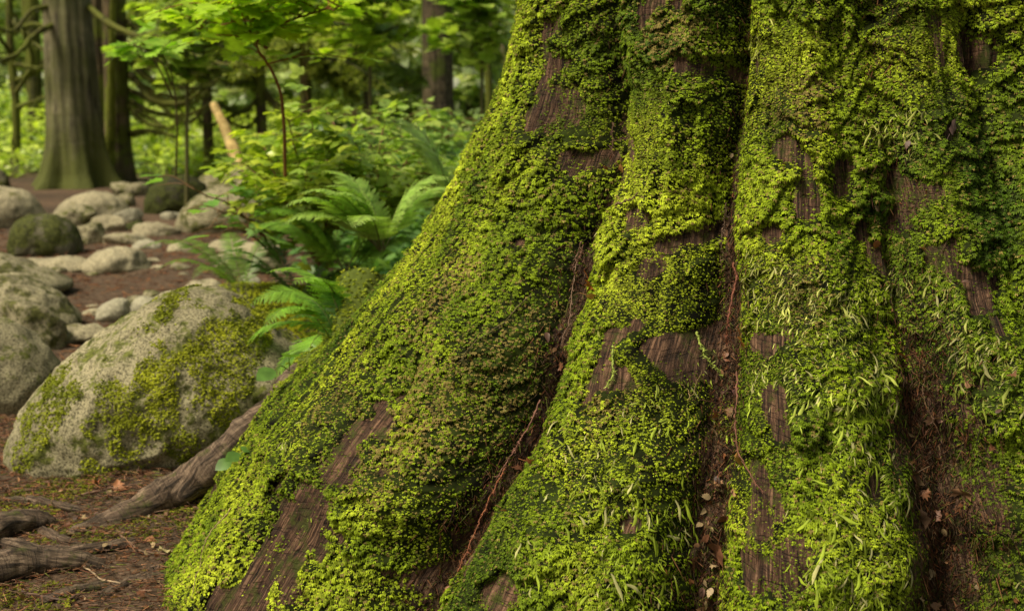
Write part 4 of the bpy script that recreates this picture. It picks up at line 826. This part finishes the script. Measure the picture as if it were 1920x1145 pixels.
shrub(b, fan(b, tips), 'leafy bright green shrub with toothed leaves overhanging the path stones', nleaf=95, size=.095, seed=1, col=(.19, .29, .03), col2=(.48, .54, .06), group='leafy shrubs behind the trunk')
b = at(700, 450, 5.6); tips = [at(x, y, d) for x, y, d in ((600, 260, 5.6), (660, 245, 5.8), (720, 255, 5.7), (790, 290, 5.5), (640, 310, 5.3), (740, 320, 5.3), (840, 300, 5.9), (690, 370, 5.1), (560, 290, 6.0), (620, 215, 6.2), (780, 340, 5.3))]
shrub(b, fan(b, tips), 'mid green shrub between the toothed leaf shrub and the ferns', nleaf=85, size=.08, col=(.17, .28, .04), col2=(.46, .56, .11), seed=2, group='leafy shrubs behind the trunk')
b = at(525, 490, 5.9); tips = [at(x, y, d) for x, y, d in ((355, 345, 5.4), (400, 395, 5.2), (370, 440, 5.2), (470, 410, 5.3))]
shrub(b, fan(b, tips), 'thin shrub stems stretching left in front of the huge grey boulders', kind='vine', nleaf=9, size=.10, col=(.13, .28, .05), col2=(.22, .38, .09), seed=3, group='leafy shrubs behind the trunk')
b = at(800, 330, 8.0); tips = [at(x, y, d) for x, y, d in ((760, 210, 8), (800, 225, 7.6), (850, 215, 7.6), (840, 245, 7.2), (880, 240, 7.5), (720, 230, 8.2), (680, 240, 8.4), (780, 260, 7.4))]
shrub(b, fan(b, tips), 'shaded shrub with drooping leaf sprays at the trunk edge below the dark far tree', nleaf=42, size=.09, col=(.14, .24, .04), col2=(.38, .50, .12), seed=4, group='leafy shrubs behind the trunk')
# sapling with overhanging bright leaves at the top
b = at(535, 330, 5.2)
st = [[b, at(530, 190, 5.1), at(508, 110, 5.0), at(488, 60, 4.95), at(470, -60, 4.9)],
      [at(488, 60, 4.95), at(560, 30, 4.9), at(620, 10, 4.8)], [at(495, 80, 4.97), at(430, 50, 4.9), at(360, 30, 4.8)], [at(485, 40, 4.9), at(440, 10, 4.8), at(390, 5, 4.9)],
      [at(480, 0, 4.9), at(540, -20, 4.8), at(600, -10, 4.9)], [at(500, 90, 5.0), at(470, 70, 4.9), at(450, 62, 4.9)], [at(480, 20, 4.9), at(520, 0, 4.9), at(560, 5, 4.9)]]
shrub(b, st, 'slender red stemmed sapling with bright yellow green lobed leaves at the top', kind='vine', name='sapling', nleaf=46, size=.082, col=(.26, .42, .02), col2=(.46, .58, .03), stemcol=(.22, .09, .03), start=.45, seed=5, srad=.007)
b = at(330, 330, 7.5)
st = [[b, at(330, 200, 7.2), at(310, 120, 6.9), at(262, 90, 6.8)], [at(322, 160, 7.1), at(300, 110, 6.9), at(250, 75, 6.7)], [at(322, 180, 7.1), at(290, 110, 6.9), at(270, 118, 6.7)]]
shrub(b, st, 'small leafy sapling right of the grey trunk with a few pale leaves', kind='vine', name='sapling', nleaf=12, size=.11, col=(.2, .38, .03), col2=(.32, .46, .05), stemcol=(.1, .08, .03), start=.75, seed=6, srad=.006)

def leafy_tree(px, y, tips, label, seed, col, col2, nleaf=75, size=.1):
    b = at(px, 300, y); b[2] = float(gz(b[0], b[1])) - .1; root = shrub(b, [[b, at(px + 4, 150, y), at(px, 40, y), at(px, -60, y)]] + [[at(px, y0 - 30, y), (at(px, y0 - 30, y) + at(x, yy, yt)) / 2 + [0, 0, .08], at(x, yy, yt)] for x, y0, yy, yt in tips], label, kind='vine', name='vine_maple', size=size, col=col, col2=col2, nleaf=nleaf, stemcol=(.10, .09, .03), start=.35, seed=seed, srad=.016, up=1.1)
    root['category'] = 'tree'; root['group'] = 'leafy small trees reaching over the forest'; return root
leafy_tree(690, 9.5, [(600, 60, 40, 9), (640, 20, 10, 9.2), (730, 70, 45, 9), (760, 20, 5, 9.3), (560, 90, 75, 9.4), (720, 120, 95, 9.2), (660, 130, 110, 9.), (765, 100, 80, 9.6), (620, 0, -10, 9.)], 'leafy small tree spreading bright layered sprays in front of the dark rough barked tree', 61, (.22, .34, .03), (.52, .62, .07))
leafy_tree(900, 11, [(860, 30, 20, 10.6), (880, 60, 40, 10.8), (940, 40, 15, 10.8), (850, 80, 70, 10.9), (930, 90, 75, 10.7), (870, 120, 120, 10.8)], 'leafy small tree in the gap between dark tree and big trunk edge', 62, (.22, .34, .05), (.50, .60, .12), size=.11)
leafy_tree(345, 10.5, [(300, 60, 40, 10.2), (290, 120, 110, 10.4), (380, 60, 40, 10.2), (420, 100, 90, 10.3), (400, 150, 150, 10.5), (330, 170, 165, 10.3)], 'leafy small tree right of the striped trunk behind the small sapling', 63, (.18, .28, .03), (.44, .54, .08), nleaf=70, size=.11)
# ================================================================== BACKGROUND TREES
B_grey = bark_mat('grey cedar bark', (.055, .05, .03), (.19, .175, .105), (.38, .36, .23), sx=16, sz=1.6, use_flow=False, bump=.8, dist=.03, moss=.0, moss_low=(-.4, .8), mosscol=(.080, .088, .016), crack=.15, tile=.4)
B_brown = bark_mat('brown bark', (.045, .035, .018), (.12, .09, .045), (.22, .17, .09), sx=16, sz=2.2, use_flow=False, bump=.8, dist=.03, moss=.55, mosscol=(.12, .14, .015), crack=.3, tile=.4)
B_dark = bark_mat('dark fir bark', (.04, .032, .018), (.11, .085, .05), (.20, .16, .10), sx=14, sz=5, use_flow=False, bump=.9, dist=.04, moss=.40, mosscol=(.09, .11, .015), crack=.5, tile=.4)
B_green = bark_mat('mossy stem bark', (.025, .026, .007), (.07, .07, .014), (.13, .12, .02), sx=20, sz=4, use_flow=False, moss=.65, mosscol=(.10, .11, .012), bump=.8, dist=.02, crack=.2, tile=.6)
B_stripe = bark_mat('bright mossy stem', (.06, .07, .01), (.16, .18, .02), (.28, .29, .03), sx=20, sz=20, use_flow=False, moss=.7, mosscol=(.20, .22, .02), bump=.8, dist=.02, crack=.1, tile=.8)
def trunk_mesh(parent, base, profile, H=9., lobes=6, lobe_amp=.18, flare=1.0, lean=(0, 0), seed=0, mat=None, sides=72, flute=.02):
    q = np.random.default_rng(seed); zz = np.concatenate([[-.25], np.linspace(-.1, 1.6, 50), np.linspace(1.75, H, 40)]); a = np.linspace(0, 2 * PI, sides, endpoint=False)
    Zg, Ag = np.meshgrid(zz, a, indexing='ij'); r = np.interp(Zg, *profile); ph = q.uniform(0, 6, 4)
    fl = np.maximum(0, 1 - Zg / (.9 * flare)).clip(0, 1) ** 1.6
    r = r * (1 + lobe_amp * fl * (np.cos(lobes * Ag + ph[0]) + .5 * np.cos((lobes + 3) * Ag + ph[1])) + flute * np.cos(9 * Ag + ph[2]) + flute * np.cos(17 * Ag + ph[3] + Zg * .3))
    r = r * (1 + .05 * fbm(np.cos(Ag) * 2, np.sin(Ag) * 2, Zg * .8, seed, 2))
    V = np.stack([np.cos(Ag) * r + lean[0] * Zg, np.sin(Ag) * r + lean[1] * Zg, Zg], -1).reshape(-1, 3); n = len(zz)
    i = np.arange(n - 1)[:, None] * sides; j = np.arange(sides)[None]; j2 = (j + 1) % sides
    return mesh_obj('trunk', V, np.stack([i + j, i + j2, i + sides + j2, i + sides + j], -1).reshape(-1, 4), mat, parent, smooth=True)
def crown(parent, H, R, n, seed, col=(.06, .13, .02), col2=(.16, .26, .04), z0=4.2, leaf=.16, top=None):
    n = int(n * .4)
    q = np.random.default_rng(seed); A = Acc(); nb = 26; top = top or H + 2.5; Po = []
    for k in range(nb):
        z = q.uniform(z0, top); rr = R * (1 - .6 * (z - z0) / (top - z0)) * q.uniform(.5, 1.1); az = q.uniform(0, 2 * PI); e = np.array([math.cos(az) * rr, math.sin(az) * rr, z - .25 * rr])
        C = catmull([(0, 0, z - .1), e * [.5, .5, 1] + [0, 0, .12], e], 12); V, Fq = tube(C, np.linspace(.035, .008, 12), 5); A.add(V, Fq, np.array([.06, .045, .025]))
        m = n // nb; t = q.random(m) ** .7; c = np.stack([np.interp(t, np.linspace(0, 1, 12), C[:, a]) for a in range(3)], 1); Po.append(c + q.normal(0, 1, (m, 3)) * [.35, .35, .14])
    Po = np.vstack(Po); m = len(Po); k = q.random((m, 1)); c = np.array(col) * (1 - k) + np.array(col2) * k
    D = q.normal(0, 1, (m, 3)) * [1, 1, .2]; V, Fc, cc = stamp([(-.3, .4, 0), (0, 0, 0), (.3, .4, 0), (0, 1, -.05), (0, .5, .1)], [(1, 4, 0), (0, 4, 3), (1, 2, 4), (4, 2, 3)], Po, basis(D, np.array([0, 0, 1.]) + q.normal(0, .3, (m, 3))), q.uniform(.6, 1.3, m) * leaf, c)
    A.add(V, Fc, cc); return A.build('crown', M_far, parent)
def branch_curve(parent, pts, r0_, r1, mat, seed, wob=.03, hang=True):
    q = np.random.default_rng(seed); C = catmull(pts, 30); C = C + np.cumsum(q.normal(0, wob * .12, C.shape), 0)
    V, Fq = tube(C, np.interp(np.linspace(0, 1, 30), [0, 1], [r0_, r1]), 8, 1., .35, seed, 14.)
    o = mesh_obj('branch', V, Fq, mat, parent, smooth=True)
    if hang:                                           # short hanging moss along the branch
        n = 260; k = q.integers(0, 30, n); P = C[k] + q.normal(0, .012, (n, 3)); D = q.normal(0, .35, (n, 3)) + [0, 0, -1]
        V, Fc, cc = stamp([(-.16, 0, 0), (.16, 0, 0), (0, 1, 0), (0, .4, .1)], [(0, 3, 2), (3, 1, 2)], P, basis(D, q.normal(0, 1, (n, 3))), q.uniform(.02, .06, n), np.array([.13, .15, .02]) * q.uniform(.5, 1.4, (n, 1)))
        mesh_obj('hanging_moss', V, Fc, M_far, o, cc)
    return o
def tree_at(name, px, py, label, group='forest trees behind the boulders', y=None):
    G = ground_pt(px, py); 
    if y is not None: G = np.array([at(px, py, y)[0], y, float(gz(at(px, py, y)[0], y))])
    r = empty(name, G); tag(r, label, 'tree', group); return r, G
t1, G1 = tree_at('forest_tree', 146, 350, 'grey barked tree with fluted flaring mossy foot, largest tree in the left background')
k1 = G1[1] / FPX
trunk_mesh(t1, G1, ([-.3, 0, .12, .35, .8, 1.5, 9], [k1 * 86, k1 * 73, k1 * 61, k1 * 53, k1 * 47, k1 * 42, k1 * 34]), lobes=6, lobe_amp=.24, seed=3, mat=B_grey, flute=.03, lean=(-.012, 0))
crown(t1, 9, 2.6, 1500, 3)
def rel(G, px, py, y): return at(px, py, y) - G
y1 = G1[1]
for k, (pts, a, b) in enumerate([([(165, 10, y1), (220, 50, y1 - .5), (310, 80, y1 - 1), (400, 110, y1 - 1.4), (490, 118, y1 - 1.7)], .032, .014),
    ([(120, 40, y1), (70, 60, y1 - .4), (30, 100, y1 - .8), (-30, 120, y1 - 1.2)], .03, .015), ([(120, 10, y1), (60, 20, y1 - .3), (20, 60, y1 - .6), (-40, 40, y1 - .9)], .028, .012)]):
    branch_curve(t1, [rel(G1, *p) for p in pts], a, b, B_green, 40 + k)
t2, G2 = tree_at('forest_tree', 222, 338, 'brown mossy trunk close behind the grey tree, with a green stripe down its left side')
k2 = G2[1] / FPX
trunk_mesh(t2, G2, ([-.3, 0, .3, 1, 2, 9], [k2 * 34, k2 * 30, k2 * 24, k2 * 21, k2 * 20, k2 * 16]), lobes=4, lobe_amp=.10, seed=5, mat=B_brown, lean=(.02, 0))
crown(t2, 9, 2.2, 1200, 5)
y2 = G2[1]
for k, (pts, a, b) in enumerate([([(245, 140, y2), (290, 185, y2 - .5), (340, 190, y2 - .8), (375, 170, y2 - 1.0)], .035, .015), ([(245, 190, y2), (290, 210, y2 - .3), (350, 215, y2 - .6), (400, 190, y2 - .9)], .03, .012),
    ([(245, 250, y2), (280, 250, y2 - .4), (330, 262, y2 - .8)], .03, .012), ([(240, 60, y2), (300, 120, y2 - .5), (330, 150, y2 - .8), (400, 130, y2 - 1.)], .03, .012)]):
    branch_curve(t2, [rel(G2, *p) for p in pts], a, b, B_green, 50 + k)
branch_curve(t2, [rel(G2, 199, 345, y2 - .2), rel(G2, 206, 300, y2 - .22), rel(G2, 211, 200, y2 - .2), rel(G2, 213, 80, y2 - .2), rel(G2, 216, -80, y2 - .2)], .065, .03, B_stripe, 58)
t3, G3 = tree_at('forest_tree', 193, 328, 'narrow dark brown trunk squeezed between the grey tree and the striped trunk', y=15.6)
trunk_mesh(t3, G3, ([-.3, 0, .5, 9], [.17, .15, .13, .10]), seed=7, mat=B_brown, lobe_amp=.1); crown(t3, 9, 1.8, 900, 7)
t4, G4 = tree_at('forest_tree', 822, 262, 'dark rough barked tree with no low branches, beside the big trunk edge', y=19.)
trunk_mesh(t4, G4, ([-.3, 0, .6, 9], [.27, .25, .205, .17]), seed=9, mat=B_dark, lobe_amp=.08, lean=(.0, 0)); crown(t4, 9, 3, 1500, 9)
t5, G5 = tree_at('forest_tree', 760, 262, 'slim green barked tree left of the dark rough barked tree', y=23.)
trunk_mesh(t5, G5, ([-.3, 0, .6, 9], [.11, .10, .085, .06]), seed=11, mat=B_green, lobe_amp=.05); crown(t5, 9, 2, 900, 11)
t6, G6 = tree_at('forest_tree', 492, 290, 'thin dark trunk among the conifer boughs in the centre left', y=15.)
trunk_mesh(t6, G6, ([-.3, 0, .6, 9], [.08, .065, .055, .04]), seed=13, mat=B_brown, lobe_amp=.05); crown(t6, 9, 2, 900, 13)
qb = np.random.default_rng(77)
for k in range(12):
    s_ = qb.choice([-1, 1]); y0_ = qb.uniform(20, 210); l_ = qb.uniform(60, 150)
    branch_curve(t6, [rel(G6, 492, y0_, 15), rel(G6, 492 + s_ * l_ * .4, y0_ + qb.uniform(15, 40), 14.8), rel(G6, 492 + s_ * l_ * .8, y0_ + qb.uniform(20, 50), 14.5), rel(G6, 492 + s_ * l_, y0_ + qb.uniform(0, 30), 14.3)], .022, .009, B_green, 300 + k)
for k in range(9):
    y0_ = qb.uniform(30, 230); l_ = qb.uniform(60, 170)
    branch_curve(t2, [rel(G2, 240, y0_, y2), rel(G2, 240 + l_ * .35, y0_ + qb.uniform(15, 45), y2 - .3), rel(G2, 240 + l_ * .75, y0_ + qb.uniform(25, 60), y2 - .6), rel(G2, 240 + l_, y0_ + qb.uniform(0, 40), y2 - .9)], .026, .009, B_green, 330 + k)
t7, G7 = tree_at('forest_tree', 918, 262, 'thin curved mossy sapling trunk right beside the big trunk edge', y=12.)
C = catmull([(0, 0, -.1), rel(G7, 916, 160, 12), rel(G7, 905, 60, 12), rel(G7, 895, -60, 12), rel(G7, 900, -500, 12)], 40); V, Fq = tube(C, np.linspace(.032, .018, 40), 10, 1, .2, 5); mesh_obj('trunk', V, Fq, B_green, t7, smooth=True)
branch_curve(t7, [rel(G7, 903, 50, 12), rel(G7, 892, 0, 11.9), rel(G7, 940, 90, 11.8)][1:] + [rel(G7, 965, 170, 11.7)], .022, .012, B_dark, 70)
crown(t7, 4, 1.2, 500, 14, z0=3.4, leaf=.1, top=5)
t8, G8 = tree_at('forest_tree', 28, 330, 'slim mossy tree with twisting bare limbs at the far left edge', y=16.5)
C = catmull([(0, 0, -.2), rel(G8, 30, 200, 16.5), rel(G8, 18, 60, 16.5), rel(G8, 20, -200, 16.5), rel(G8, 10, -900, 16.5)], 40); V, Fq = tube(C, np.linspace(.055, .035, 40), 12, 1, .25, 6); mesh_obj('trunk', V, Fq, B_green, t8, smooth=True)
for k, pts in enumerate([[(28, 180), (60, 120), (45, 60), (20, 20)], [(28, 150), (70, 130), (100, 60), (90, -30)], [(20, 100), (-10, 60), (-40, 70)], [(28, 120), (60, 125), (95, 120)], [(30, 60), (60, 40), (110, 45)], [(30, 200), (65, 190), (100, 175)], [(25, 40), (60, 80), (105, 110)]]):
    branch_curve(t8, [rel(G8, x, y, 16.5 - .3 * j) for j, (x, y) in enumerate(pts)], .028, .012, B_green, 80 + k)
crown(t8, 6, 1.6, 700, 15)
t9, G9 = tree_at('forest_tree', 72, 330, 'slender dark trunk between the left edge tree and the grey tree', y=18.5)
trunk_mesh(t9, G9, ([-.3, 0, .6, 9], [.11, .10, .09, .06]), seed=16, mat=B_green, lobe_amp=.05, lean=(.02, 0)); crown(t9, 9, 2, 700, 16)
# leaning pale dead trunk + broken stump
P0, P1 = at(455, 325, 11.8), at(400, 195, 12.2); C = catmull([P0, (P0 + P1) / 2 + [0, 0, .03], P1], 30); V, Fq = tube(C - P0, np.linspace(.055, .035, 30), 16, 1, .15, 3)
B_snag = bark_mat('bare weathered wood', (.25, .17, .06), (.45, .34, .13), (.60, .48, .22), sx=14, sz=14, use_flow=False, bump=.4, crack=.15)
o = mesh_obj('leaning_dead_tree', V, Fq, B_snag, smooth=True); o.location = P0; tag(o, 'leaning pale yellow dead stem stripped of bark behind the shrub', 'dead tree')
P0, P1 = at(670, 262, 15.5), at(664, 205, 15.5); P0[2] = gz(P0[0], P0[1]) - .05
C = catmull([P0, (P0 + P1) / 2, P1], 20); V, Fq = tube(C - P0, np.linspace(.06, .035, 20), 14, 1, .25, 4, 14)
o = mesh_obj('dead_stub', V, Fq, B_snag, smooth=True); o.location = P0; tag(o, 'short orange brown snag standing under the conifer boughs', 'dead tree')

# conifer boughs: drooping feathery sprays on their own trees
def bough(parent, pts, seed, col=(.08, .11, .015), col2=(.28, .31, .05), n=1000, spread=.30):
    q = np.random.default_rng(seed); C = catmull(pts, 24); V, Fq = tube(C, np.linspace(.022, .006, 24), 6, 1, .3, seed); A = Acc(); A.add(V, Fq, np.array([.07, .075, .02]))
    T = norm(np.gradient(C, axis=0)); k = q.integers(2, 24, 46)
    for kk in k:
        s = q.choice([-1, 1]); side = norm(np.cross(T[kk], [0, 0, 1.])) * s; ll = spread * q.uniform(.4, 1.) * (1.15 - kk / 30); dd = side * .9 + T[kk] * .5 + np.array([0, 0, -.35 + q.normal(0, .12)])
        S = C[kk] + norm(dd) * np.linspace(0, ll, 6)[:, None] + np.array([0, 0, -.25]) * (np.linspace(0, 1, 6) ** 2 * ll)[:, None]
        m = n // 46; t = q.random(m); P = np.stack([np.interp(t, np.linspace(0, 1, 6), S[:, a]) for a in range(3)], 1); d2 = norm(dd) + np.cross(norm(dd), [0, 0, 1]) * q.choice([-1, 1], m)[:, None] * .9 + q.normal(0, .15, (m, 3))
        c = 1.5 * (np.array(col) + (np.array(col2) - col) * q.random((m, 1))); V, Fc, cc = stamp([(-.1, 0, 0), (.1, 0, 0), (.12, .6, .02), (0, 1, -.03), (-.12, .6, .02)], [(0, 1, 2), (0, 2, 4), (4, 2, 3)], P, basis(d2, np.array([0, 0, 1.]) + q.normal(0, .25, (m, 3))), q.uniform(.04, .085, m), c); A.add(V, Fc, cc)
    return A.build('bough', M_far, parent)
def conifer(px, y, boughs, label, seed, **kw):
    r, G = tree_at('conifer', px, 250, label, 'conifers with drooping boughs', y=y)
    trunk_mesh(r, G, ([-.3, 0, .6, 9], [.07, .06, .05, .04]), seed=seed, mat=B_brown, lobe_amp=.06)
    for k, b in enumerate(boughs):
        bough(r, [rel(G, *p) for p in b], seed * 10 + k, **kw)
    crown(r, 9, 2.2, 1200, seed, col=(.04, .08, .015), col2=(.11, .16, .03)); return r
def bset(px, y, q, n, y0, y1_, ln):
    out = []
    for k in range(n):
        s = q.choice([-1, 1]); yy = q.uniform(y0, y1_); l = ln * q.uniform(.5, 1.1); dy = q.uniform(-1.8, .6)
        out.append([(px, yy, y), (px + s * l * .5, yy + 8 + q.uniform(-8, 14), y + dy * .5), (px + s * l, yy + q.uniform(25, 70), y + dy)])
    return out
q = np.random.default_rng(5)
conifer(575, 12.5, bset(575, 12.5, q, 16, -40, 150, 170), 'conifer with dark feathery drooping boughs in the centre of the woods', 21)
conifer(690, 16., bset(690, 16., q, 14, -40, 130, 130), 'conifer with lighter green boughs left of the dark rough barked tree', 22, col=(.08, .13, .02), col2=(.22, .28, .04))
conifer(390, 15., bset(390, 15., q, 14, -40, 140, 150), 'dim conifer behind the leaning dead stem', 23)
conifer(880, 22., bset(880, 22., q, 14, -60, 170, 110), 'pale hazy conifer between the dark tree and the big trunk edge', 24, col=(.14, .22, .05), col2=(.28, .38, .09), spread=.6)  # haze is painted in as paler needle colours
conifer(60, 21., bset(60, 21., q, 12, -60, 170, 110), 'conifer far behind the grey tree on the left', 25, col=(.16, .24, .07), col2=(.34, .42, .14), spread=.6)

# ================================================================== LOW GREEN PLANTS AND FAR FOLIAGE (uncountable)
def mass(name, label, clumps, nper, leaf, pal_, kindcat, seed, flat=.35, tmpl='oval', shape=(1, 1, .6)):
    q = np.random.default_rng(seed); Po = []; Cc = []
    for (c, r, ci) in clumps:
        d = norm(q.normal(0, 1, (nper, 3))); rr = q.random((nper, 1)) ** .45; Po.append(np.array(c) + d * rr * r * np.array(shape))
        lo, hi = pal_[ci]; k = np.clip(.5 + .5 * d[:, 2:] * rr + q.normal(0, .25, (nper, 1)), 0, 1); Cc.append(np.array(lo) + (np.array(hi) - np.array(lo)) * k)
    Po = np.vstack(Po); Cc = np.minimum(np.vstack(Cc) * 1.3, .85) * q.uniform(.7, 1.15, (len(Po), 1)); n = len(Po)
    D = q.normal(0, 1, (n, 3)) * [1, 1, .3] + [0, 0, -.15]; Up = np.array([0, -.15, 1.]) + q.normal(0, flat, (n, 3))
    tv, tf = LT[tmpl] if tmpl in LT else None
    V, Fc, cc = stamp(tv, tf, Po, basis(D, Up), q.uniform(.6, 1.3, n) * leaf, Cc)
    return tag(mesh_obj(name, V, Fc, M_far, None, cc), label, kindcat, kind='stuff')
q = np.random.default_rng(11)
PG = [((.18, .27, .03), (.52, .62, .09)), ((.14, .22, .07), (.38, .50, .20)), ((.24, .32, .09), (.62, .70, .30))]
cl = []
for k in range(420):
    y = q.uniform(14.6, 27); x = q.uniform(-.48, .10) * y
    if abs(x - G1[0]) < .8 and y < 15.2: continue
    if y < 15.6 and x > -2.9 and q.random() < .5: continue
    cl.append(((x, y, gz(x, y) + q.uniform(.0, .28 + .03 * (y - 14))), q.uniform(.28, .5), 0 if x < -2.2 and q.random() < .7 else q.integers(0, 3)))
mass('ground_cover_plants', 'bright yellow green low plants carpeting the forest floor behind the trees', cl, 70, .10, PG, 'plants', 12)
cl = []
for k in range(150):
    y = q.uniform(6.8, 15.5); x = (q.uniform(560, 950) - 960) / FPX * y; cl.append(((x, y, gz(x, y) + q.uniform(0, .22 + .02 * y)), q.uniform(.2, .42), q.choice([0, 1, 1])))
mass('understorey_plants', 'mixed mid green undergrowth between the shrubs and the big trunk', cl, 70, .085, [((.05, .13, .02), (.20, .34, .04)), ((.04, .11, .03), (.14, .26, .06))], 'plants', 13)
cl = []
PF = [((.20, .27, .10), (.58, .64, .30)), ((.14, .19, .05), (.40, .46, .15)), ((.03, .045, .010), (.13, .14, .03)), ((.42, .52, .28), (.80, .85, .60))]  # brighter, bluer greens: distance haze put into the leaf colours
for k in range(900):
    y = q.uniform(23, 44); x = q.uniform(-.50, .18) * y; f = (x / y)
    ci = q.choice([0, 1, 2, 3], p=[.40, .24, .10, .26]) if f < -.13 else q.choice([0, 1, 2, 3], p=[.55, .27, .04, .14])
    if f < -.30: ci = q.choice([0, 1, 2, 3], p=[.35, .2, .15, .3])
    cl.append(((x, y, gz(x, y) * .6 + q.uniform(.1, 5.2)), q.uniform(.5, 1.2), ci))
for k in range(120):
    y = q.uniform(19.6, 25); x = (q.uniform(230, 950) - 960) / FPX * y; cl.append(((x, y, 1.0 + q.uniform(-.3, 1.3) * y / 18), q.uniform(.25, .5), q.choice([0, 1, 3], p=[.5, .1, .4])))
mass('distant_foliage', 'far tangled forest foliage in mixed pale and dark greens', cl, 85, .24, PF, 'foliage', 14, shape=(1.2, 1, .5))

# ================================================================== LIGHT, WORLD, CAMERA
SUN_EL, SUN_AZ = math.radians(57), math.radians(-121)      # azimuth of the sun seen from the scene, from +Y clockwise negative = left
world = bpy.data.worlds.new('World'); scene.world = world; world.use_nodes = True; nt = world.node_tree
bg = nt.nodes['Background']; sky = nt.nodes.new('ShaderNodeTexSky'); sky.sky_type = 'NISHITA'; sky.sun_disc = False; sky.sun_elevation = SUN_EL; sky.sun_rotation = SUN_AZ; sky.dust_density = 3.
vm = nt.nodes.new('ShaderNodeVectorMath'); vm.operation = 'MULTIPLY'; vm.inputs[1].default_value = (1.12, 1., .66); nt.links.new(sky.outputs[0], vm.inputs[0]); nt.links.new(vm.outputs[0], bg.inputs[0]); bg.inputs[1].default_value = .13
ld = bpy.data.lights.new('sun', 'SUN'); ld.energy = 5.0; ld.angle = math.radians(20); ld.color = (1, .93, .74)
lo = bpy.data.objects.new('sun', ld); COL.objects.link(lo)
from mathutils import Vector
sd = Vector((math.sin(SUN_AZ) * math.cos(SUN_EL), math.cos(SUN_AZ) * math.cos(SUN_EL), math.sin(SUN_EL)))
lo.rotation_euler = sd.to_track_quat('Z', 'Y').to_euler(); lo.location = (0, 0, 12)
cd = bpy.data.cameras.new('camera'); cam = bpy.data.objects.new('camera', cd); COL.objects.link(cam); scene.camera = cam
cam.location = CAM; cam.rotation_euler = (PI / 2 - PHI, 0, 0); cd.sensor_width = 36; cd.lens = FPX / 1920 * 36; cd.clip_end = 400; cd.clip_start = .05
cd.dof.use_dof = True; cd.dof.focus_distance = 2.55; cd.dof.aperture_fstop = 5.6
scene.view_settings.view_transform = 'Standard'; scene.view_settings.look = 'None'; scene.view_settings.exposure = 0
scene.render.engine = 'CYCLES'; scene.cycles.use_denoising = True
scene.cycles.max_bounces = 6; scene.cycles.diffuse_bounces = 3; scene.cycles.transmission_bounces = 3; scene.cycles.glossy_bounces = 2; scene.cycles.transparent_max_bounces = 4
